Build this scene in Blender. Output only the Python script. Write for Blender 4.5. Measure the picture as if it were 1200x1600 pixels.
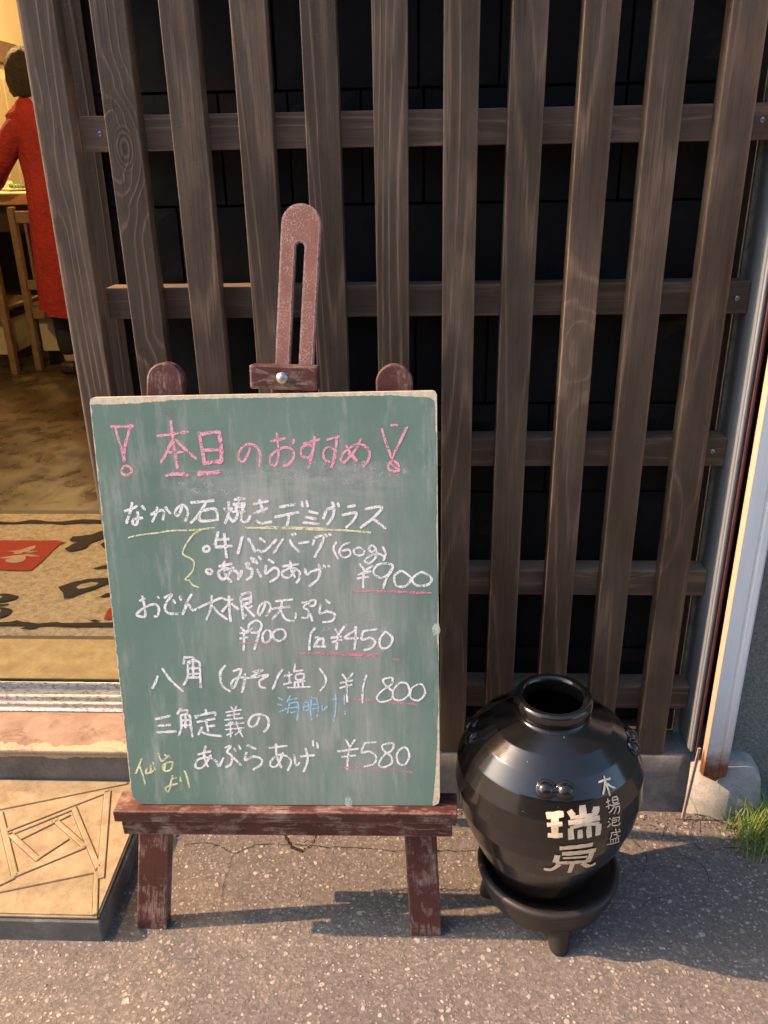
import bpy, bmesh, math, random, json
from mathutils import Vector, Matrix, noise
random.seed(7)
scene = bpy.context.scene
for o in list(bpy.data.objects): bpy.data.objects.remove(o)
COL = scene.collection
PI = math.pi
# ------------------------------------------------------------------ camera
cam_d = bpy.data.cameras.new('camera'); cam = bpy.data.objects.new('camera', cam_d); COL.objects.link(cam)
cam_d.sensor_fit = 'VERTICAL'; cam_d.sensor_height = 36; cam_d.lens = 1300/1600*36
cam_d.clip_start = .02; cam_d.clip_end = 300
CP, CR, CY = math.radians(23.067), math.radians(-1.008), math.radians(2.770)
M = Matrix(((1,0,0),(0,0,-1),(0,1,0))) @ Matrix(((math.cos(CY),math.sin(CY),0),(-math.sin(CY),math.cos(CY),0),(0,0,1)))
M = Matrix(((1,0,0),(0,math.cos(CP),-math.sin(CP)),(0,math.sin(CP),math.cos(CP)))) @ M
M = Matrix(((math.cos(CR),-math.sin(CR),0),(math.sin(CR),math.cos(CR),0),(0,0,1))) @ M
R3 = Matrix((M[0], -M[1], -M[2])).transposed()
cam.matrix_world = Matrix.Translation((0,0,1.2)) @ R3.to_4x4()
scene.camera = cam
scene.render.resolution_x, scene.render.resolution_y = 768, 1024
# ------------------------------------------------------------------ sky and sun
SUN_EL = math.radians(36.3)
w = bpy.data.worlds.new('World'); scene.world = w; w.use_nodes = True
wn = w.node_tree; sky = wn.nodes.new('ShaderNodeTexSky'); sky.sky_type = 'NISHITA'; sky.sun_disc = False
sky.sun_elevation = SUN_EL; sky.sun_rotation = math.radians(-90); sky.air_density = 1.0; sky.dust_density = 3.5; sky.ozone_density = 1.3
wn.links.new(sky.outputs[0], wn.nodes['Background'].inputs[0]); wn.nodes['Background'].inputs[1].default_value = .15
sl = bpy.data.lights.new('sun', 'SUN'); sl.energy = 3.9; sl.angle = math.radians(.6); sl.color = (1, .615, .37)
so = bpy.data.objects.new('sun', sl); COL.objects.link(so)
d = Vector((math.cos(SUN_EL), .004, -math.sin(SUN_EL))).normalized()
so.rotation_euler = d.to_track_quat('-Z', 'Y').to_euler()
scene.view_settings.view_transform = 'Standard'; scene.view_settings.look = 'None'
scene.view_settings.exposure = 1.3; scene.view_settings.gamma = 1
scene.render.engine = 'CYCLES'
scene.cycles.max_bounces = 8
# ------------------------------------------------------------------ helpers
def link(o, parent=None):
    COL.objects.link(o)
    if parent is not None: o.parent = parent
    return o
def empty(name, loc=(0,0,0)):
    o = bpy.data.objects.new(name, None); o.location = loc; o.empty_display_size = .05; return link(o)
def tag(o, label=None, cat=None, group=None, kind=None):
    if label: o['label'] = label
    if cat: o['category'] = cat
    if group: o['group'] = group
    if kind: o['kind'] = kind
    return o
def mesh_from(name, verts, faces, mat=None, parent=None, smooth=False, loc=None):
    me = bpy.data.meshes.new(name); me.from_pydata([tuple(v) for v in verts], [], faces); me.update()
    if smooth: me.polygons.foreach_set('use_smooth', [True]*len(me.polygons))
    o = bpy.data.objects.new(name, me)
    if mat: me.materials.append(mat)
    if loc is not None: o.location = loc
    return link(o, parent)
def bm_obj(name, bm, mat=None, parent=None, smooth=False, loc=None):
    bmesh.ops.recalc_face_normals(bm, faces=bm.faces)
    me = bpy.data.meshes.new(name); bm.to_mesh(me); bm.free()
    if smooth: me.polygons.foreach_set('use_smooth', [True]*len(me.polygons))
    if mat: me.materials.append(mat)
    o = bpy.data.objects.new(name, me)
    if loc is not None: o.location = loc
    return link(o, parent)
def add_box(bm, x0, x1, y0, y1, z0, z1, bev=0, seg=1):
    r = bmesh.ops.create_cube(bm, size=1)
    vs = r['verts']
    for v in vs: v.co = Vector((x0+(v.co.x+.5)*(x1-x0), y0+(v.co.y+.5)*(y1-y0), z0+(v.co.z+.5)*(z1-z0)))
    if bev:
        es = list({e for v in vs for e in v.link_edges})
        bmesh.ops.bevel(bm, geom=es, offset=bev, segments=seg, affect='EDGES', profile=.5)
def box(name, x0, x1, y0, y1, z0, z1, mat, parent=None, bev=0, seg=1):
    """box centred on its own origin"""
    c = Vector(((x0+x1)/2, (y0+y1)/2, (z0+z1)/2)); bm = bmesh.new()
    add_box(bm, x0-c.x, x1-c.x, y0-c.y, y1-c.y, z0-c.z, z1-c.z, bev, seg)
    o = bm_obj(name, bm, mat, parent)
    o.location = c - (parent.location if parent is not None else Vector((0,0,0)))
    return o
def prism(name, poly, depth, mat, parent=None, bev=0, seg=2):
    """poly in local XZ, extruded along +Y by depth"""
    bm = bmesh.new()
    f = bm.faces.new([bm.verts.new((x, 0, z)) for x, z in poly])
    r = bmesh.ops.extrude_face_region(bm, geom=[f])
    for v in [g for g in r['geom'] if isinstance(g, bmesh.types.BMVert)]: v.co.y += depth
    if bev:
        bmesh.ops.bevel(bm, geom=[e for e in bm.edges], offset=bev, segments=seg, affect='EDGES', profile=.5)
    return bm_obj(name, bm, mat, parent)
def lathe(bm, prof, n=64, cx=0, cy=0, cap_top=False, cap_bot=False):
    rings = []
    for r, z in prof:
        rings.append([bm.verts.new((cx+r*math.cos(2*PI*i/n), cy+r*math.sin(2*PI*i/n), z)) for i in range(n)])
    for a, b in zip(rings, rings[1:]):
        for i in range(n): bm.faces.new((a[i], a[(i+1)%n], b[(i+1)%n], b[i]))
    if cap_top: bm.faces.new(rings[-1])
    if cap_bot: bm.faces.new(rings[0][::-1])
def tube(bm, pts, rads, n=10):
    rings = []
    for i, p in enumerate(pts):
        p = Vector(p); a = Vector(pts[max(0,i-1)]); b = Vector(pts[min(len(pts)-1,i+1)])
        t = (b-a).normalized(); u = t.cross(Vector((0,0,1)) if abs(t.z) < .9 else Vector((1,0,0))).normalized(); v = t.cross(u)
        r = rads[i] if isinstance(rads, (list,tuple)) else rads
        rings.append([bm.verts.new(p + r*(math.cos(2*PI*k/n)*u + math.sin(2*PI*k/n)*v)) for k in range(n)])
    for a, b in zip(rings, rings[1:]):
        for k in range(n): bm.faces.new((a[k], a[(k+1)%n], b[(k+1)%n], b[k]))
    bm.faces.new(rings[0][::-1]); bm.faces.new(rings[-1])
def catmull(pts, step):
    out = []
    P = [pts[0]] + list(pts) + [pts[-1]]
    for i in range(1, len(P)-2):
        p0, p1, p2, p3 = P[i-1], P[i], P[i+1], P[i+2]
        n = max(2, int(math.hypot(p2[0]-p1[0], p2[1]-p1[1])/step))
        for k in range(n):
            t = k/n
            out.append(tuple(.5*((2*p1[j]) + (-p0[j]+p2[j])*t + (2*p0[j]-5*p1[j]+4*p2[j]-p3[j])*t*t + (-p0[j]+3*p1[j]-3*p2[j]+p3[j])*t**3) for j in range(2)))
    out.append(tuple(pts[-1])); return out
# ---- node helpers
class NT:
    def __init__(s, name):
        s.m = bpy.data.materials.new(name); s.m.use_nodes = True; s.t = s.m.node_tree; s.n = s.t.nodes
        s.b = s.n['Principled BSDF']; s.x = 0
    def new(s, ty, **kw):
        nd = s.n.new(ty)
        for k, v in kw.items(): setattr(nd, k, v)
        return nd
    def put(s, sock, v):
        if v is None: return
        if hasattr(v, 'is_output') or isinstance(v, bpy.types.NodeSocket): s.t.links.new(v, sock)
        elif isinstance(v, (tuple, list)) and len(v) == 3 and sock.type == 'RGBA': sock.default_value = (*v, 1)
        else: sock.default_value = v
    def coord(s, kind='Object', scale=(1,1,1), rnd=0, loc=(0,0,0), rot=(0,0,0)):
        if kind == 'World': out = s.new('ShaderNodeNewGeometry').outputs['Position']
        else: out = s.new('ShaderNodeTexCoord').outputs[kind]
        if rnd:
            oi = s.new('ShaderNodeObjectInfo'); vm = s.new('ShaderNodeVectorMath', operation='SCALE')
            cb = s.new('ShaderNodeCombineXYZ'); s.t.links.new(oi.outputs['Random'], cb.inputs[0])
            mm = s.math('MULTIPLY', oi.outputs['Random'], 7.3); s.t.links.new(mm, cb.inputs[1]); s.t.links.new(s.math('MULTIPLY', oi.outputs['Random'], 3.1), cb.inputs[2])
            s.t.links.new(cb.outputs[0], vm.inputs[0]); vm.inputs['Scale'].default_value = rnd
            ad = s.new('ShaderNodeVectorMath', operation='ADD'); s.t.links.new(out, ad.inputs[0]); s.t.links.new(vm.outputs[0], ad.inputs[1]); out = ad.outputs[0]
        mp = s.new('ShaderNodeMapping'); s.t.links.new(out, mp.inputs[0]); mp.inputs['Scale'].default_value = scale; mp.inputs['Location'].default_value = loc; mp.inputs['Rotation'].default_value = rot
        return mp.outputs[0]
    def noise(s, vec, scale=5, detail=6, rough=.6, dist=0, out='Fac'):
        nd = s.new('ShaderNodeTexNoise'); s.t.links.new(vec, nd.inputs['Vector'])
        nd.inputs['Scale'].default_value = scale; nd.inputs['Detail'].default_value = detail
        nd.inputs['Roughness'].default_value = rough; nd.inputs['Distortion'].default_value = dist
        return nd.outputs[out]
    def voro(s, vec, scale=5, feature='F1', out='Distance', rnd=1):
        nd = s.new('ShaderNodeTexVoronoi', feature=feature); s.t.links.new(vec, nd.inputs['Vector'])
        nd.inputs['Scale'].default_value = scale; nd.inputs['Randomness'].default_value = rnd
        return nd.outputs[out]
    def math(s, op, a, b=None, c=None, clamp=False):
        nd = s.new('ShaderNodeMath', operation=op, use_clamp=clamp)
        for i, v in enumerate((a, b, c)): s.put(nd.inputs[i], v)
        return nd.outputs[0]
    def ramp(s, fac, stops, interp='LINEAR'):
        nd = s.new('ShaderNodeValToRGB'); s.t.links.new(fac, nd.inputs[0]); cr = nd.color_ramp; cr.interpolation = interp
        while len(cr.elements) < len(stops): cr.elements.new(.5)
        for e, (p, c) in zip(cr.elements, stops):
            e.position = p; e.color = (*c, 1) if isinstance(c, tuple) else (c, c, c, 1)
        return nd.outputs[0]
    def mix(s, fac, a, b, blend='MIX'):
        nd = s.new('ShaderNodeMix', data_type='RGBA', blend_type=blend)
        s.put(nd.inputs[0], fac); s.put(nd.inputs[6], a); s.put(nd.inputs[7], b)
        return nd.outputs[2]
    def sep(s, vec):
        nd = s.new('ShaderNodeSeparateXYZ'); s.t.links.new(vec, nd.inputs[0]); return nd.outputs
    def bump(s, h, strength=.3, dist=.002, prev=None):
        nd = s.new('ShaderNodeBump'); s.t.links.new(h, nd.inputs['Height']); nd.inputs['Strength'].default_value = strength
        nd.inputs['Distance'].default_value = dist
        if prev is not None: s.t.links.new(prev, nd.inputs['Normal'])
        return nd.outputs[0]
    def edge(s, r=.004, lo=.02, hi=.25):
        bv = s.new('ShaderNodeBevel', samples=4); bv.inputs['Radius'].default_value = r
        g = s.new('ShaderNodeNewGeometry'); vm = s.new('ShaderNodeVectorMath', operation='DOT_PRODUCT')
        s.t.links.new(bv.outputs[0], vm.inputs[0]); s.t.links.new(g.outputs['Normal'], vm.inputs[1])
        return s.ramp(s.math('SUBTRACT', 1, vm.outputs['Value']), [(lo, 0.), (hi, 1.)])
    def done(s, col=None, rough=None, nrm=None, metal=0, spec=None, alpha=None, **kw):
        s.put(s.b.inputs['Base Color'], col); s.put(s.b.inputs['Roughness'], rough)
        if nrm is not None: s.t.links.new(nrm, s.b.inputs['Normal'])
        s.b.inputs['Metallic'].default_value = metal
        if spec is not None: s.b.inputs['Specular IOR Level'].default_value = spec
        if alpha is not None: s.put(s.b.inputs['Alpha'], alpha)
        for k, v in kw.items(): s.put(s.b.inputs[k], v)
        return s.m
def simple(name, col, rough=.6, var=.25, scale=20, bump=.15, metal=0, dist=.001, spec=None):
    t = NT(name); c = t.coord('Object', rnd=5)
    n = t.noise(c, scale, 6, .65)
    a = tuple(x*(1-var) for x in col); b = tuple(min(1, x*(1+var)) for x in col)
    return t.done(t.ramp(n, [(.3, a), (.7, b)]), rough, t.bump(t.noise(c, scale*6, 5), bump, dist), metal, spec)
def wood(name, dark, mid, light, axis='Z', grain=.6, rough=.62, fibre=1.0):
    t = NT(name)
    st = {'Z': (1,1,.055), 'X': (.055,1,1)}[axis]
    c = t.coord('Object', st, rnd=11)
    n = t.noise(c, 8, 2, .38, .1)
    kd = t.voro(t.coord('Object', (1,1,.50) if axis == 'Z' else (.50,1,1), rnd=9), 3.6)
    n = t.math('ADD', n, t.ramp(kd, [(0., .20), (.08, .12), (.15, .04), (.24, 0.)], 'EASE'))
    rings = t.math('FRACT', t.math('MULTIPLY', n, 22))
    line = t.ramp(rings, [(0., 1.), (.07, .8), (.20, .18), (.55, 0.), (.86, .12), (.95, .7), (1., 1.)])
    st2 = {'Z': (1,1,.03), 'X': (.03,1,1)}[axis]
    c2 = t.coord('Object', st2, rnd=7)
    fib = t.noise(c2, 330, 3, .7)
    c3 = t.coord('Object', (1,1,.35) if axis == 'Z' else (.35,1,1), rnd=3)
    blotch = t.noise(c3, 9, 4, .6)
    # fine crosswise saw ripple
    c4 = t.coord('Object', (.3,.3,1) if axis == 'Z' else (1,.3,.3), rnd=5)
    saw = t.noise(c4, 260, 2, .5, .4)
    base = t.ramp(blotch, [(.28, dark), (.52, mid), (.75, tuple(min(1,(a+b)/2) for a, b in zip(mid, light)))])
    gm = t.math('MULTIPLY', line, t.ramp(t.noise(c3, 5, 3), [(.36, .30*grain), (.62, grain)]))
    gm = t.math('MULTIPLY', gm, t.ramp(fib, [(.35, .25), (.6, 1.)]))
    col = t.mix(gm, base, light)
    col = t.mix(t.math('MULTIPLY', t.ramp(fib, [(.33, 1.), (.5, 0.)]), .35*fibre), col, tuple(x*.45 for x in dark))
    if axis == 'Z':
        xx = t.sep(t.new('ShaderNodeTexCoord').outputs['Object'])[0]; em = t.ramp(t.math('ABSOLUTE', t.math('SUBTRACT', xx, .0246)), [(.0232, 0.), (.0243, 1.)])
    else:
        xx = t.sep(t.new('ShaderNodeTexCoord').outputs['Object'])[2]; em = t.ramp(t.math('ABSOLUTE', xx), [(.0232, 0.), (.0241, 1.)])
    ew = t.math('MULTIPLY', em, t.ramp(t.noise(c3, 30, 5, .7), [(.36, 0.), (.58, .6)]))
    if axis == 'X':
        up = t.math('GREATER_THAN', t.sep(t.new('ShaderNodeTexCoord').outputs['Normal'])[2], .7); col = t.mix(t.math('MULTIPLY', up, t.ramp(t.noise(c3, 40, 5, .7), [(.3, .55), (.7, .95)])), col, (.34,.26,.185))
    col = t.mix(ew, col, tuple(min(1, x*1.7) for x in light))
    rr = t.new('ShaderNodeObjectInfo').outputs['Random']; hs = t.new('ShaderNodeHueSaturation'); hs.inputs['Saturation'].default_value = 1.; t.t.links.new(t.math('ADD', .74, t.math('MULTIPLY', rr, .5)), hs.inputs['Value']); t.put(hs.inputs['Color'], col); col = hs.outputs[0]
    grime = t.ramp(t.noise(t.coord('Object', (1,1,.5), rnd=2), 4, 5, .65), [(.5, 0.), (.72, .5)]); col = t.mix(grime, col, tuple(x*.6 for x in dark))
    # small knots
    kn = t.ramp(kd, [(.052, 1.), (.075, 0.)]); kr = t.ramp(t.math('FRACT', t.math('MULTIPLY', kd, 75)), [(0., 0.), (.5, 1.), (1., 0.)])
    col = t.mix(t.math('MULTIPLY', kn, .85), col, t.mix(kr, tuple(x*.4 for x in dark), tuple(x*1.5 for x in mid)))
    h = t.math('ADD', t.math('MULTIPLY', line, .6), t.math('ADD', t.math('MULTIPLY', fib, .7), t.math('MULTIPLY', saw, .55)))
    return t.done(col, t.ramp(blotch, [(.3, rough-.08), (.7, rough+.12)]), t.bump(h, .55, .0009))
# ------------------------------------------------------------------ materials
M_slat = wood('stained_wood_upright', (.041,.0255,.0165), (.078,.0515,.0345), (.26,.175,.108), 'Z', .9, .5)
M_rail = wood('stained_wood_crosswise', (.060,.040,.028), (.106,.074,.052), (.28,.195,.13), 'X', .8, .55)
def painted_wood(name, axis):
    t = NT(name)
    c = t.coord('Object', (1,1,.08) if axis == 'Z' else (.08,1,1), rnd=4); c1 = t.coord('Object', rnd=4)
    fib = t.noise(c, 260, 4, .7); blotch = t.noise(c1, 22, 6, .7)
    base = t.ramp(t.noise(c1, 14, 5, .6), [(.3, (.052,.014,.0105)), (.6, (.088,.025,.019)), (.8, (.125,.040,.030))])
    pale = (.34,.25,.21)
    m1 = t.math('MULTIPLY', t.ramp(blotch, [(.50, 0.), (.64, .8)]), t.ramp(fib, [(.40, 0.), (.56, 1.)]))
    sc = t.noise(t.coord('Object', (1.6,1,.5) if axis=='Z' else (.5,1,1.6), rnd=9), 30, 2, .5, 1.5)
    m2 = t.math('MULTIPLY', t.ramp(sc, [(.57, 0.), (.61, .5)]), t.ramp(t.noise(c1, 120, 3), [(.4, .2), (.6, 1.)]))
    em = t.math('MULTIPLY', t.edge(.005, .01, .25), t.ramp(t.noise(c1, 140, 5, .7), [(.40, 0.), (.55, 1.)]))
    m = t.math('MAXIMUM', t.math('MAXIMUM', m1, m2), em)
    col = t.mix(m, base, pale)
    col = t.mix(t.math('MULTIPLY', t.ramp(fib, [(.36, 1.), (.46, 0.)]), .4), col, (.03,.010,.008))
    h = t.math('ADD', fib, t.math('MULTIPLY', m, -.5))
    return t.done(col, .6, t.bump(h, .45, .0008))
M_paintZ = painted_wood('red_brown_paint_upright', 'Z'); M_paintX = painted_wood('red_brown_paint_crosswise', 'X')
def worn_mast():
    t = NT('faded_red_paint'); c1 = t.coord('Object'); c = t.coord('Object', (1,1,.15))
    fine = t.noise(c1, 420, 4, .75); mid = t.noise(c1, 35, 6, .7)
    base = t.ramp(t.noise(c1, 12, 4), [(.3, (.23,.095,.072)), (.7, (.31,.145,.112))])
    m = t.math('MULTIPLY', t.ramp(fine, [(.50, 0.), (.60, 1.)]), t.ramp(mid, [(.42, .08), (.60, 1.)]))
    em = t.math('MULTIPLY', t.edge(.004, .01, .2), t.ramp(t.noise(c1, 200, 4), [(.38, 0.), (.55, 1.)]))
    col = t.mix(t.math('MAXIMUM', m, em), base, (.58,.44,.38))
    col = t.mix(t.ramp(t.noise(c, 160, 4), [(.30, .6), (.42, 0.)]), col, (.17,.065,.05))
    return t.done(col, .7, t.bump(fine, .4, .0006))
M_mast = worn_mast()
def board_mat():
    t = NT('green_chalkboard'); c = t.coord('Object'); x, y, z = t.sep(c)
    cs = t.coord('Object', (1,1,.10)); n1 = t.noise(cs, 95, 5, .7); n2 = t.noise(c, 9, 5, .6); n3 = t.noise(t.coord('Object', (1,1,.25)), 22, 4, .6)
    base = t.ramp(n2, [(.3, (.110,.205,.170)), (.7, (.150,.255,.215))])
    # wiped chalk dust: strongest down the middle and right, streaked vertically
    wx = t.ramp(x, [(.08, .04), (.17, .35), (.205, .9), (.33, .85), (.43, .45), (.49, .12)])
    wz = t.ramp(z, [(.0, .55), (.12, .9), (.40, 1.), (.52, .85), (.56, .12), (.64, .08)])
    dust = t.math('MULTIPLY', t.math('MULTIPLY', wx, wz), t.ramp(t.math('ADD', t.math('MULTIPLY', n1, .55), t.math('MULTIPLY', n3, .55)), [(.36, .08), (.66, .72)]))
    col = t.mix(dust, base, (.47,.48,.47))
    col = t.mix(t.ramp(t.noise(t.coord('Object', (1,1,.16), rot=(0,.12,0)), 34, 6, .72), [(.52, 0.), (.70, .45)]), col, (.50,.52,.50))
    col = t.mix(t.ramp(t.noise(t.coord('Object', (1,1,.3)), 7, 3, .5), [(.5, 0.), (.7, .35)]), col, (.075,.15,.12))
    # band of wiped dust under the heading
    zr = t.ramp(z, [(.478, 0.), (.50, .8), (.535, 1.), (.545, 0.)])
    xr = t.ramp(x, [(.07, 0.), (.12, .7), (.40, 1.), (.46, 0.)])
    wipe = t.math('MULTIPLY', t.math('MULTIPLY', zr, xr), t.ramp(t.noise(t.coord('Object', (.3,1,1)), 60, 5, .7), [(.45, 0.), (.75, .55)]))
    col = t.mix(wipe, col, (.48,.49,.45))
    pk = t.math('MULTIPLY', t.ramp(z, [(.53, 0.), (.55, 1.), (.62, .3), (.64, 0.)]), t.ramp(t.noise(c, 13, 4), [(.48, 0.), (.75, .28)]))
    col = t.mix(pk, col, (.30,.22,.25))
    sp = t.math('MULTIPLY', t.ramp(t.noise(c, 520, 3, .6), [(.60, 0.), (.72, .35)]), t.ramp(n3, [(.4, 0.), (.6, 1.)]))
    col = t.mix(sp, col, (.55,.56,.52))
    # chipped cream border where the plywood shows
    ed = t.noise(c, 55, 6, .75); ed2 = t.noise(c, 12, 4, .6)
    top = t.math('SUBTRACT', BH, z)
    mt = t.math('GREATER_THAN', t.math('ADD', .0005, t.math('ADD', t.math('MULTIPLY', ed, .0085), t.math('MULTIPLY', t.ramp(x, [(.0, .0055), (.06, .0045), (.14, .0), (.42, .0), (.475, .004), (.487, .010)]), 1.))), top)
    ml = t.math('GREATER_THAN', t.math('MULTIPLY', t.math('SUBTRACT', ed, .40), .011), x)
    mr = t.math('GREATER_THAN', t.math('ADD', t.math('MULTIPLY', t.math('SUBTRACT', ed2, .42), .012), t.ramp(z, [(0., .010), (.10, .005), (.16, .0), (.58, .0), (.63, .004)])), t.math('SUBTRACT', BW, x))
    cream = t.math('MAXIMUM', mt, t.math('MAXIMUM', ml, mr))
    g = t.new('ShaderNodeTexCoord'); ny = t.sep(g.outputs['Normal'])[1]
    side = t.math('GREATER_THAN', ny, -.7)
    cream = t.math('MAXIMUM', cream, side)
    col = t.mix(cream, col, t.ramp(t.noise(c, 130, 5, .7), [(.3, (.50,.44,.31)), (.6, (.72,.67,.52))]))
    return t.done(col, .55, t.bump(t.math('SUBTRACT', t.math('MULTIPLY', n1, .2), cream), .35, .0008))
BW, BH = .4876, .6425
M_board = board_mat()
def chalk(name, col, cover=.5):
    t = NT(name); c = t.coord('Object'); n = t.noise(c, 620, 2, .6); n2 = t.noise(c, 90, 4, .65)
    a = t.ramp(t.math('ADD', t.math('MULTIPLY', n, .6), t.math('MULTIPLY', n2, .5)), [(cover-.045, 0.), (cover+.045, 1.)])
    return t.done(col, .95, None, alpha=t.math('MULTIPLY', a, .93))
M_ch = {'w': chalk('white_chalk', (.93,.95,.96), .492), 'p': chalk('pink_chalk', (.95,.42,.55), .505), 'r': chalk('rose_chalk', (.80,.27,.38), .535),
        'y': chalk('yellow_chalk', (.90,.90,.52), .51), 'b': chalk('blue_chalk', (.36,.68,.95), .50)}
def asphalt():
    t = NT('worn_asphalt'); c = t.coord('World')
    big = t.noise(c, 2.2, 5, .6); fine = t.noise(c, 260, 5, .75); mid = t.noise(c, 28, 6, .7)
    base = t.ramp(t.math('ADD', t.math('MULTIPLY', mid, .5), t.math('MULTIPLY', fine, .5)), [(.3, (.100,.087,.078)), (.5, (.160,.141,.127)), (.7, (.225,.202,.183))])
    pv = t.new('ShaderNodeTexVoronoi'); t.t.links.new(t.coord('World', (1,1.15,1)), pv.inputs['Vector']); pv.inputs['Scale'].default_value = 210
    base = t.mix(.5, base, t.ramp(t.sep(pv.outputs['Color'])[0], [(.0, (.072,.064,.058)), (.5, (.146,.130,.117)), (.9, (.22,.20,.18)), (1., (.34,.315,.29))]))
    base = t.mix(t.ramp(big, [(.42, 0.), (.66, .45)]), base, (.085,.078,.072))
    yy = t.sep(c)[1]; base = t.mix(t.math('MULTIPLY', t.ramp(yy, [(1.00, 0.), (1.10, .85)]), t.ramp(mid, [(.3, .6), (.6, 1.)])), base, (.215,.118,.055))  # orange towards the wall paints in the warm light under the easel
    wc = t.coord('World'); wob = t.new('ShaderNodeVectorMath', operation='ADD')
    nz = t.new('ShaderNodeTexNoise'); t.t.links.new(wc, nz.inputs['Vector']); nz.inputs['Scale'].default_value = 90
    sc = t.new('ShaderNodeVectorMath', operation='SCALE'); t.t.links.new(nz.outputs['Color'], sc.inputs[0]); sc.inputs['Scale'].default_value = .009
    t.t.links.new(wc, wob.inputs[0]); t.t.links.new(sc.outputs[0], wob.inputs[1])
    def specks(scale, size, prob, seed):
        mp = t.new('ShaderNodeMapping'); t.t.links.new(wob.outputs[0], mp.inputs[0]); mp.inputs['Location'].default_value = (seed,seed*.7,0)
        nd = t.new('ShaderNodeTexVoronoi'); t.t.links.new(mp.outputs[0], nd.inputs['Vector']); nd.inputs['Scale'].default_value = scale
        r = t.sep(nd.outputs['Color'])
        m = t.math('MULTIPLY', t.ramp(nd.outputs['Distance'], [(size-.05, 1.), (size+.03, 0.)]), t.math('GREATER_THAN', r[0], 1-prob))
        return m, r[1]
    m1, r1 = specks(75, .30, .34, 0); m2, r2 = specks(150, .34, .50, 3.3); m3, r3 = specks(40, .22, .07, 8.1)
    col = base
    for m, r in ((m2, r2), (m1, r1), (m3, r3)):
        col = t.mix(t.math('MULTIPLY', m, t.ramp(r, [(0., .25), (1., .95)])), col, t.ramp(r, [(0., (.20,.18,.155)), (.5, (.33,.29,.25)), (1., (.44,.41,.37))]))
    pit = t.ramp(t.noise(c, 150, 3, .6), [(.28, 1.), (.36, 0.)])
    col = t.mix(t.math('MULTIPLY', pit, .45), col, (.03,.028,.026))
    h = t.math('ADD', t.math('MULTIPLY', fine, .5), t.math('ADD', t.math('MULTIPLY', t.math('MAXIMUM', m1, t.math('MAXIMUM', m2, m3)), .45), t.math('MULTIPLY', mid, 1.6)))
    return t.done(col, .85, t.bump(h, .75, .0028))
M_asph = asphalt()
def concrete(name, a, b, c_, scale=10, stain=(.05,.05,.045), bump=.5, coord='World', rough=.85):
    t = NT(name); c = t.coord(coord)
    n = t.noise(c, scale, 8, .68); f = t.noise(c, scale*22, 5, .7)
    col = t.ramp(n, [(.28, a), (.5, b), (.72, c_)])
    col = t.mix(t.math('MULTIPLY', t.ramp(f, [(.36, 1.), (.46, 0.)]), .5), col, tuple(x*.5 for x in a))
    col = t.mix(t.ramp(t.noise(c, scale*.6, 5, .7, .8), [(.56, 0.), (.70, .5)]), col, stain)
    return t.done(col, rough, t.bump(t.math('ADD', n, t.math('MULTIPLY', f, .7)), bump, .003))
M_curb = concrete('painted_grey_concrete', (.10,.10,.10), (.155,.157,.156), (.24,.24,.235), 14, (.33,.33,.32))
M_block = concrete('weathered_pale_concrete', (.20,.215,.205), (.30,.315,.30), (.44,.44,.41), 12, (.13,.14,.12))
M_riser = concrete('grey_render', (.09,.088,.085), (.15,.147,.14), (.22,.215,.205), 12, (.06,.055,.05))
M_slab = concrete('tan_cast_stone', (.24,.185,.11), (.35,.275,.165), (.45,.36,.23), 26, (.20,.145,.085), .8)
M_slabside = concrete('shaded_cast_stone_edge', (.075,.08,.075), (.115,.12,.112), (.19,.19,.175), 20, (.26,.27,.25), .5)  # slab sides coloured darker, the shade they lie in painted on
def tread():
    t = NT('peeling_pink_paint'); c = t.coord('World'); x, y, z = t.sep(c)
    n = t.noise(c, 16, 6, .7); f = t.noise(c, 260, 5, .7)
    col = t.ramp(n, [(.3, (.185,.125,.095)), (.5, (.26,.18,.14)), (.7, (.34,.255,.205))])
    e = t.math('LESS_THAN', y, t.math('ADD', 1.303, t.math('MULTIPLY', t.ramp(t.noise(t.coord('World', (1,.3,1)), 14, 3, .6), [(.35, 0.), (.66, 1.)]), .038)))
    col = t.mix(e, col, t.ramp(f, [(.3, (.33,.26,.18)), (.7, (.46,.39,.28))]))
    cr = t.voro(t.coord('World', (1,1.6,1), loc=(.3,.1,0)), 11, 'DISTANCE_TO_EDGE'); ck = t.math('MULTIPLY', t.ramp(t.math('ABSOLUTE', t.math('SUBTRACT', t.noise(t.coord('World', (1,2.2,1)), 9, 7, .72, .8), .5)), [(.0, 1.), (.007, 0.)]), t.ramp(t.noise(c, 9, 3), [(.50, 0.), (.56, 1.)]))
    col = t.mix(t.math('MULTIPLY', ck, .7), col, (.12,.075,.05))
    return t.done(col, .75, t.bump(t.math('SUBTRACT', t.math('ADD', n, t.math('MULTIPLY', f, .35)), t.math('ADD', t.math('MULTIPLY', e, .6), ck)), .55, .0025))
M_tread = tread()
def stone_tile():
    t = NT('black_split_stone'); c = t.coord('Object', rnd=9)
    n = t.noise(c, 11, 8, .68, .6); f = t.noise(c, 150, 4, .7)
    oi = t.new('ShaderNodeObjectInfo')
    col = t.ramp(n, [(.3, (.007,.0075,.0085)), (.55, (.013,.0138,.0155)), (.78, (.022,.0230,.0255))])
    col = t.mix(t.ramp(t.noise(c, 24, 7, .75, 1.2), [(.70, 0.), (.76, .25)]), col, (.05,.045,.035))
    return t.done(col, t.ramp(n, [(.3, .6), (.7, .85)]), t.bump(t.math('ADD', n, t.math('MULTIPLY', f, .15)), .35, .003), spec=.3)
M_tile = stone_tile()
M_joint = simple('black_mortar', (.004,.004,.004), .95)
M_postwood = wood('reddish_dark_wood', (.016,.009,.006), (.028,.016,.011), (.055,.032,.022), 'Z', .4, .6)
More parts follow.
